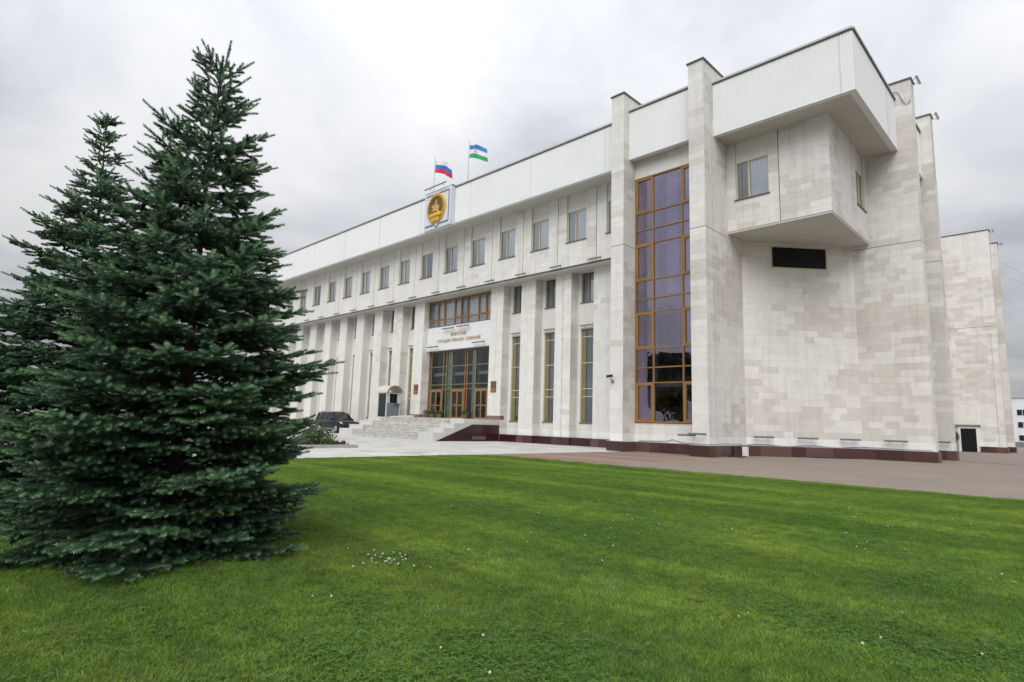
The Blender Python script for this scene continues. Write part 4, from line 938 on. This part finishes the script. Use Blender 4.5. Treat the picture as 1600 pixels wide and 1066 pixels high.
def spruce(label, pos, H, prof, seed, needles, shoot_len, zlow=.18, dens=1.0, lean=(0, 0), up=1.0):
    rn = random.Random(seed); root = tag(empty('spruce_tree', (pos[0], pos[1], 0)), label, 'spruce', 'spruces on the lawn')
    wood = MB(); P0 = []; DR = []; LN = []; GR = []
    zs_ = np.linspace(0, H * .985, 14)
    ax = lambda z: Vector((lean[0] * z / H + .03 * math.sin(z * 1.3 + seed), lean[1] * z / H + .03 * math.cos(z * 1.1 + seed), z))
    wood.tube([tuple(ax(z)) for z in zs_], [max(.008, .0125 * H * (1 - z / H) ** .9) for z in zs_], 'bark', 9)
    def shoot(p, d, l, g): P0.append(p); DR.append(d); LN.append(l); GR.append(g)
    z = zlow; az = rn.random() * 6; wi = 0
    while z < H - .12:
        fz = z / H; nb = 8 if fz < .5 else 7 if fz < .8 else 5
        if wi % 2: nb -= 1
        for k in range(nb):
            az += 2 * math.pi / nb
            a = az + rn.uniform(-.28, .28); zz = z + rn.uniform(-.06, .06)
            L = prof(zz) * rn.triangular(.52, 1.12, 1.0)
            el = (-.20 + .22 * fz if fz < .55 else -.08 + (fz - .55) * 2.0 * up) + rn.uniform(-.08, .08)
            cur = .16 if fz < .7 else .10
            hd = Vector((math.cos(a), math.sin(a), 0)); sd_ = Vector((-math.sin(a), math.cos(a), 0)); base = ax(zz)
            bend = rn.uniform(-.12, .12)
            def bpnt(t_):
                v_ = base + hd * (L * t_) + sd_ * (L * bend * t_ * t_) + Vector((0, 0, L * (math.tan(el) * t_ + cur * t_ * t_))); v_.z = max(v_.z, .05 + .02 * t_); return v_
            pts = [bpnt(j / 5) for j in range(6)]
            wood.tube([tuple(p) for p in pts], [max(.003, .009 * L * (1 - j / 5.5)) for j in range(6)], 'bark', 4, caps=False)
            # tip shoots
            tip = (bpnt(1) - bpnt(.93)).normalized()
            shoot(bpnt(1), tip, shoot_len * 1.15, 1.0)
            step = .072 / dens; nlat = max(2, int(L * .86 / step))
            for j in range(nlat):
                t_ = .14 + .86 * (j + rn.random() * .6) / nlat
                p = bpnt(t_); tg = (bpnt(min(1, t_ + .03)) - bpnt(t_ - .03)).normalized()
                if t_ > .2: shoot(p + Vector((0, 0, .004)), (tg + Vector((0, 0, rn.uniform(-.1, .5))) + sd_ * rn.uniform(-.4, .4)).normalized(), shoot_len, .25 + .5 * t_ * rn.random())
                for s in (-1, 1):
                    if rn.random() < .08: continue
                    ang = rn.uniform(.75, 1.05) * (1.0 if t_ < .8 else .85)
                    d = (tg * math.cos(ang) + sd_ * s * math.sin(ang) + Vector((0, 0, rn.uniform(-.22, .10)))).normalized()
                    ll = min(.50, (1 - t_) * L * .55 + .11) * rn.uniform(.7, 1.15)
                    n_s = max(1, int(ll / (shoot_len * .80)))
                    out = t_
                    for i in range(n_s):
                        pp = p + d * (ll * i / n_s) + Vector((0, 0, -.10 * (ll * i / n_s) ** 1.2))
                        last = i == n_s - 1
                        if (out < .24 and i < n_s - 1): continue
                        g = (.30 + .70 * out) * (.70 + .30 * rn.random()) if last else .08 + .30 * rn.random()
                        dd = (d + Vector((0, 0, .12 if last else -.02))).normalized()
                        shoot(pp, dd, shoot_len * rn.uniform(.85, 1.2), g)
                        if ll > .16 and i < n_s:
                            s2 = 1 if (i + j) % 2 else -1
                            side = dd.cross(Vector((0, 0, 1))).normalized() * s2
                            shoot(pp + d * .03, (dd * .68 + side * .68 + Vector((0, 0, rn.uniform(-.25, .05)))).normalized(), shoot_len * rn.uniform(.6, .95), .2 + .6 * rn.random())
        # interwhorl shoots round the upper stem
        if fz > .6:
            for k in range(5):
                a = rn.uniform(0, 6.28); shoot(ax(z + rn.uniform(0, .15)), Vector((math.cos(a), math.sin(a), rn.uniform(.1, .7))).normalized(), shoot_len * 1.1, .4)
        z += (.145 + .16 * max(0, fz - .55)) / dens ** .5; wi += 1
    for k in range(6):
        a = k * 1.05 + seed; tp = ax(H - .10 - .03 * (k % 3)); shoot(tp, Vector((math.cos(a) * .5, math.sin(a) * .5, 1)).normalized(), shoot_len * 1.25, .6)
    shoot(ax(H - .1), Vector((0, 0, 1)), shoot_len * 1.3, .8); shoot(ax(H - .22), Vector((0, 0, 1)), shoot_len * 1.2, .5)
    wood.build('trunk', root, smooth=True)
    # needles: numpy expansion of one shoot per entry
    rg = np.random.default_rng(seed); n = len(P0); P = np.array([tuple(p) for p in P0]); D = np.array([tuple(d) for d in DR]); Ls = np.array(LN); G = np.array(GR)
    up = np.tile([0, 0, 1.0], (n, 1)); up[np.abs(D[:, 2]) > .95] = [1, 0, 0]
    A1 = np.cross(D, up); A1 /= np.linalg.norm(A1, axis=1)[:, None]; A2 = np.cross(A1, D)
    K = needles; tt = np.linspace(.02, 1.0, K)[None, :] + rg.uniform(-.02, .02, (n, K)); ph = (np.arange(K) * 2.39996)[None, :] + rg.uniform(0, 6.28, (n, 1))
    nl = .034 * (1 - .30 * tt ** 3) * (shoot_len / .13); fwd = .62 + .3 * tt
    rad = np.cos(ph)[..., None] * A1[:, None] + np.sin(ph)[..., None] * A2[:, None]; tan = -np.sin(ph)[..., None] * A1[:, None] + np.cos(ph)[..., None] * A2[:, None]
    b0 = P[:, None] + D[:, None] * (tt * Ls[:, None])[..., None]
    tipp = b0 + rad * (nl * .82)[..., None] + D[:, None] * (nl * fwd)[..., None]
    w = (.0062 * 44 / K) * (shoot_len / .13)
    V = np.stack([b0 - tan * w + rad * .002, b0 + tan * w + rad * .002, tipp], axis=2).reshape(-1, 3)
    F = np.arange(len(V)).reshape(-1, 3)
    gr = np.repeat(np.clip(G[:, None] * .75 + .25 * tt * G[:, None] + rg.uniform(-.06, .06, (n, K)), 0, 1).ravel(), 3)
    mesh_np('crown', V, F, [M['spruce_needles']], root, {'growth_shade': gr})
    return root
def prof1(z):
    pts = [(0.0, 1.28), (.40, 1.38), (1.1, 1.35), (1.9, 1.16), (2.8, .84), (3.6, .54), (4.25, .32), (4.85, .12)]
    for (a, ra), (b_, rb) in zip(pts, pts[1:]):
        if z <= b_: return ra + (rb - ra) * (z - a) / (b_ - a)
    return .08
def prof2(z):
    pts = [(0.0, 1.75), (.6, 1.85), (1.6, 1.68), (2.5, 1.32), (3.5, .76), (4.4, .36), (5.0, .19), (5.5, .08)]
    for (a, ra), (b_, rb) in zip(pts, pts[1:]):
        if z <= b_: return ra + (rb - ra) * (z - a) / (b_ - a)
    return .08
spruce('tall bushy blue spruce standing nearest on the lawn', (-6.2, 1.75), 4.85, prof1, 5, 36, .125, zlow=.10, dens=1.05, lean=(.11, .10))
spruce('darker slender-topped spruce behind the nearest one', (-9.85, 1.52), 5.48, prof2, 9, 20, .11, dens=.95, up=.55)

# broadleaved trees beyond, glimpsed at the edge
def leafy(label, pos, H, rad, seed, mats, n=9000, size=.16):
    rn = random.Random(seed); root = tag(empty('broadleaf_tree', (pos[0], pos[1], 0)), label, 'tree', 'trees beyond the lawn')
    wd = MB(); wd.tube([(0, 0, 0), (.05, 0, H * .3), (0, .08, H * .75)], [.03 * H, .022 * H, .008 * H], 'bark', 8); cl_ = []
    for k in range(16):
        a = k * 2.4; h = H * rn.uniform(.32, .85); r_ = rad * rn.uniform(.3, .8) * (1.1 - abs(h / H - .5)); e = (r_ * math.cos(a), r_ * math.sin(a), h + H * .08)
        wd.tube([(0, 0, h * .75), (e[0] * .5, e[1] * .5, h * .93), e], [.010 * H, .006 * H, .003 * H], 'bark', 5); cl_.append(e)
    wd.build('trunk', root)
    rg = np.random.default_rng(seed); C = np.array(cl_)[rg.integers(0, len(cl_), n)]; v = rg.normal(size=(n, 3)); v /= np.linalg.norm(v, axis=1)[:, None]; p = C + v * (rg.random((n, 1)) ** .4) * rad * .42 * [1, 1, .8]
    a = rg.normal(size=(n, 3)); a /= np.linalg.norm(a, axis=1)[:, None]; b_ = np.cross(a, rg.normal(size=(n, 3))); b_ /= np.linalg.norm(b_, axis=1)[:, None]; s = size * rg.uniform(.6, 1.3, (n, 1))
    V = np.stack([p - a * s, p + b_ * s * .5, p + a * s, p - b_ * s * .5], axis=1).reshape(-1, 3)
    mesh_np('crown', V, np.arange(4 * n).reshape(-1, 4), mats, root, None, rg.integers(0, len(mats), n))
leafy('loose green tree with russet tips at the edge behind the spruces', (-32.0, -3.2), 6.6, 2.3, 3, LEAF[:2] + LEAF[3:] + [plain('leaf_russet', (.16, .075, .03), .6, .2, 5)])
leafy('dark green tree farther off behind the spruces', (-58, -2), 8.0, 3.4, 4, LEAF[:3])

leafy('big dark tree across the lawn, showing only as a reflection in the tall stair window', (-46, -25), 13.0, 5.6, 6, LEAF[:1] + LEAF[2:3], n=15000, size=.34)

# ------------------------------------------------------------------ lawn
m, t, b = new_mat('lawn_soil')
c = ramp2(t, noise(t, 2.5, 5), .3, (.045, .070, .014), .7, (.075, .105, .022)); t.links.new(c, b.inputs['Base Color']); b.inputs['Roughness'].default_value = .95
LX0, LY1 = -17.3, 16.2
outl = [(LX0, -30), (40, -30), (40, LY1), (LX0 + 1.6, LY1)] + [(LX0 + 1.6 - 1.6 * math.sin(a), LY1 - 1.6 + 1.6 * math.cos(a)) for a in np.linspace(.2, 1.57, 6)]
mb = MB(); mb.poly([(x, y, .012) for x, y in outl], 'lawn_soil'); tag(mb.build('lawn'), kind='structure')

m, t, b = new_mat('grass_blades')
at = t.nodes.new('ShaderNodeAttribute'); at.attribute_name = 'tone'
c = ramp2(t, at.outputs['Fac'], 0.0, (.115, .215, .032), 1.0, (.265, .375, .080))
e = t.nodes[-1].color_ramp.elements.new(.90); e.color = (.235, .340, .070, 1)
e = t.nodes[-1].color_ramp.elements.new(.97); e.color = (.26, .23, .10, 1)
c = mixc(t, 'MULTIPLY', 1.0, c, ramp2(t, noise(t, .55, 5, .6), .34, (.74, .88, .82), .66, (1.32, 1.24, 1.12)))
c = mixc(t, 'MULTIPLY', 1.0, c, ramp2(t, noise(t, 5.5, 4, .65), .34, (.72, .76, .72), .62, (1.20, 1.18, 1.14)))
# mowing stripes run along the lawn's far edge
s = noise(t, 1.0, 2, .5, stretch=(.06, .95, 0)); c = mixc(t, 'MULTIPLY', 1.0, c, ramp2(t, s, .40, (.76, .80, .78), .60, (1.20, 1.16, 1.06)))
d2 = noise(t, 1.7, 4, .6); c = mixc(t, 'MIX', ramp2(t, d2, .62, (0, 0, 0), .80, (.45, .45, .45)), c, (.21, .20, .07))
t.links.new(c, b.inputs['Base Color']); b.inputs['Roughness'].default_value = .6; b.inputs['Specular IOR Level'].default_value = .2
tl = t.nodes.new('ShaderNodeBsdfTranslucent'); t.links.new(c, tl.inputs[0]); mx_ = t.nodes.new('ShaderNodeMixShader'); mx_.inputs[0].default_value = .42; t.links.new(b.outputs[0], mx_.inputs[1]); t.links.new(tl.outputs[0], mx_.inputs[2]); t.links.new(mx_.outputs[0], t.nodes['Material Output'].inputs[0])
m, t, b = new_mat('clover_leaf')
at = t.nodes.new('ShaderNodeAttribute'); at.attribute_name = 'tone'
c = ramp2(t, at.outputs['Fac'], 0.0, (.070, .160, .028), 1.0, (.160, .280, .065)); t.links.new(c, b.inputs['Base Color']); b.inputs['Roughness'].default_value = .6; b.inputs['Specular IOR Level'].default_value = .2
tl = t.nodes.new('ShaderNodeBsdfTranslucent'); t.links.new(c, tl.inputs[0]); mx_ = t.nodes.new('ShaderNodeMixShader'); mx_.inputs[0].default_value = .42; t.links.new(b.outputs[0], mx_.inputs[1]); t.links.new(tl.outputs[0], mx_.inputs[2]); t.links.new(mx_.outputs[0], t.nodes['Material Output'].inputs[0])

def grass_patch(seed, n, h, w):
    rg = np.random.default_rng(seed); p = rg.uniform(-.30, .30, (n, 2)); a = rg.uniform(0, 6.283, n); hh = h * rg.uniform(.45, 1.15, n); ww = w * rg.uniform(.6, 1.2, n); ln = rg.uniform(.2, 1.4, n) * hh; la = rg.uniform(0, 6.283, n)
    dx, dy = np.cos(a) * ww, np.sin(a) * ww; lx, ly = np.cos(la) * ln, np.sin(la) * ln; z0 = np.full(n, .0)
    v = lambda x, y, z: np.stack([x, y, z], 1)
    b0 = v(p[:, 0] - dx, p[:, 1] - dy, z0); b1 = v(p[:, 0] + dx, p[:, 1] + dy, z0); m0 = v(p[:, 0] - dx * .8 + lx * .4, p[:, 1] - dy * .8 + ly * .4, hh * .62); m1 = v(p[:, 0] + dx * .8 + lx * .4, p[:, 1] + dy * .8 + ly * .4, hh * .62); tp = v(p[:, 0] + lx, p[:, 1] + ly, hh)
    V = np.stack([b0, b1, m1, m0, tp], 1).reshape(-1, 3); k = np.arange(n)[:, None] * 5
    F = np.concatenate([k + [0, 1, 2], k + [0, 2, 3], k + [3, 2, 4]], 1).reshape(-1, 3)
    return mesh_np('grass_tuft', V, F, [M['grass_blades']], False, {'tone': np.repeat(rg.random(n), 5)})
def clover_patch(seed, n):
    rg = np.random.default_rng(seed); Vs, Fs, Ts = [], [], []; k = 0
    for i in range(n):
        x, y = rg.normal(0, .15, 2); z = rg.uniform(.018, .042); a0 = rg.uniform(0, 6.28); s = rg.uniform(.009, .015); tn = rg.random()
        for j in range(3):
            a = a0 + j * 2.094; ca, sa = math.cos(a), math.sin(a); ti = rg.uniform(-.3, .3) * s
            Vs += [(x, y, z), (x + s * (ca * .7 - sa * .55), y + s * (sa * .7 + ca * .55), z + ti + .002), (x + s * 1.25 * ca, y + s * 1.25 * sa, z + ti), (x + s * (ca * .7 + sa * .55), y + s * (sa * .7 - ca * .55), z + ti + .002)]; Fs.append((k, k + 1, k + 2, k + 3)); k += 4; Ts += [tn] * 4
    return mesh_np('clover_tuft', np.array(Vs), np.array(Fs), [M['clover_leaf']], False, {'tone': np.array(Ts)})
def scatter(name, pts, rot, scl, srcs, label, cat, mats):
    me = bpy.data.meshes.new(name); me.from_pydata([tuple(p) for p in pts], [], [])
    for an, av in (('spin', rot), ('size', scl)):
        a = me.attributes.new(an, 'FLOAT', 'POINT'); a.data.foreach_set('value', np.asarray(av, np.float32))
    o = bpy.data.objects.new(name, me); COL.objects.link(o); tag(o, label, cat, kind='stuff')
    g = bpy.data.node_groups.new(name, 'GeometryNodeTree'); g.interface.new_socket('Geometry', in_out='INPUT', socket_type='NodeSocketGeometry'); g.interface.new_socket('Geometry', in_out='OUTPUT', socket_type='NodeSocketGeometry')
    N = g.nodes.new; L = g.links.new; gi, go = N('NodeGroupInput'), N('NodeGroupOutput'); ip = N('GeometryNodeInstanceOnPoints'); jn = N('GeometryNodeJoinGeometry')
    for s_ in srcs:
        oi = N('GeometryNodeObjectInfo'); oi.inputs['Object'].default_value = s_; oi.inputs['As Instance'].default_value = True; L(oi.outputs['Geometry'], jn.inputs[0])
    L(gi.outputs[0], ip.inputs['Points']); L(jn.outputs[0], ip.inputs['Instance']); ip.inputs['Pick Instance'].default_value = True
    na = N('GeometryNodeInputNamedAttribute'); na.data_type = 'FLOAT'; na.inputs[0].default_value = 'spin'; cx = N('ShaderNodeCombineXYZ'); L(na.outputs[0], cx.inputs[2]); L(cx.outputs[0], ip.inputs['Rotation'])
    nb_ = N('GeometryNodeInputNamedAttribute'); nb_.data_type = 'FLOAT'; nb_.inputs[0].default_value = 'size'; L(nb_.outputs[0], ip.inputs['Scale']); L(ip.outputs[0], go.inputs[0])
    md = o.modifiers.new('scatter', 'NODES'); md.node_group = g
    return o
rg = np.random.default_rng(2)
def in_lawn(x, y, mrg=.16): return (x > LX0 + mrg) & (y < LY1 - mrg) & ~((x < LX0 + 1.6) & (y > LY1 - 1.6) & ((x - LX0 - 1.6) ** 2 + (y - LY1 + 1.6) ** 2 > (1.6 - mrg) ** 2))
gx_, gy_ = np.meshgrid(np.arange(LX0, 7, .36), np.arange(-5, LY1, .36)); gx_ = gx_.ravel() + rg.uniform(-.1, .1, gx_.size); gy_ = gy_.ravel() + rg.uniform(-.1, .1, gy_.size)
tr_d = np.minimum(np.hypot(gx_ + 6.2, gy_ - 1.75), np.hypot(gx_ + 9.85, gy_ - 1.52)); ok = in_lawn(gx_, gy_) & (rg.random(gx_.size) < np.clip((tr_d - .35) / .9, .0, 1)) & ((gx_ * cf[0] + gy_ * cf[1]) > 1.0); gx_, gy_ = gx_[ok], gy_[ok]
PT = [grass_patch(i, 1600, .028, .0024) for i in range(4)]
scatter('grass', np.stack([gx_, gy_, np.full(gx_.size, .012)], 1), rg.uniform(0, 6.28, gx_.size), rg.uniform(.85, 1.15, gx_.size), PT, 'short mown green grass of the lawn', 'grass', None)
# clover in patches
def lawn_noise(x, y): return vnoise(x * .9 + 40, y * .9 + 40, 5) * .6 + vnoise(x * 2.3 + 10, y * 2.3, 6) * .4
cp = []
for _ in range(9000):
    x, y = rg.uniform(-11, 4), rg.uniform(-3, 10); d = x * cf[0] + y * cf[1]
    if d < 1.5 or d > 9.5 or not in_lawn(np.array(x), np.array(y)): continue
    if lawn_noise(x, y) + (.06 if d < 4.2 else 0) + rg.uniform(-.16, .16) > .62: cp.append((x, y, .004))
cp = np.array(cp); CT = [clover_patch(50 + i, 34) for i in range(3)]
scatter('clover', cp, rg.uniform(0, 6.28, len(cp)), rg.uniform(.8, 1.25, len(cp)), CT, 'darker clover growing in patches through the lawn', 'clover', None)
# white clover heads
mb = MB(); rc = random.Random(31)
def head(x, y):
    h = rc.uniform(.035, .06); r_ = rc.uniform(.006, .010)
    mb.tube([(x, y, .02), (x + rc.uniform(-.01, .01), y, h)], .0015, 'clover_leaf', 4, caps=False); k = len(mb.v); n = 6
    for zz, rr in ((-.8, .6), (0, 1.0), (.7, .7)):
        for j in range(n): mb.v.append((x + r_ * rr * math.cos(j * 1.047), y + r_ * rr * math.sin(j * 1.047), h + zz * r_))
    i_ = mb.mi('clover_white')
    for a in range(2):
        for j in range(n): mb.f.append((k + a * n + j, k + a * n + (j + 1) % n, k + (a + 1) * n + (j + 1) % n, k + (a + 1) * n + j)); mb.m.append(i_)
    mb.f.append(tuple(k + 2 * n + j for j in range(n))); mb.m.append(i_)
for _ in range(5200):
    x, y = rc.uniform(-13, 5), rc.uniform(-2, 13); d = x * cf[0] + y * cf[1]
    if 1.8 < d < 11 and lawn_noise(x, y) > .53 and rc.random() < .18 and in_lawn(np.array(x), np.array(y)): head(x, y)
for _ in range(34): head(rc.gauss(-4.46, .16), rc.gauss(3.10, .09))
tag(mb.build('clover_flowers'), 'small white clover heads dotted over the lawn', 'clover flowers', kind='stuff')
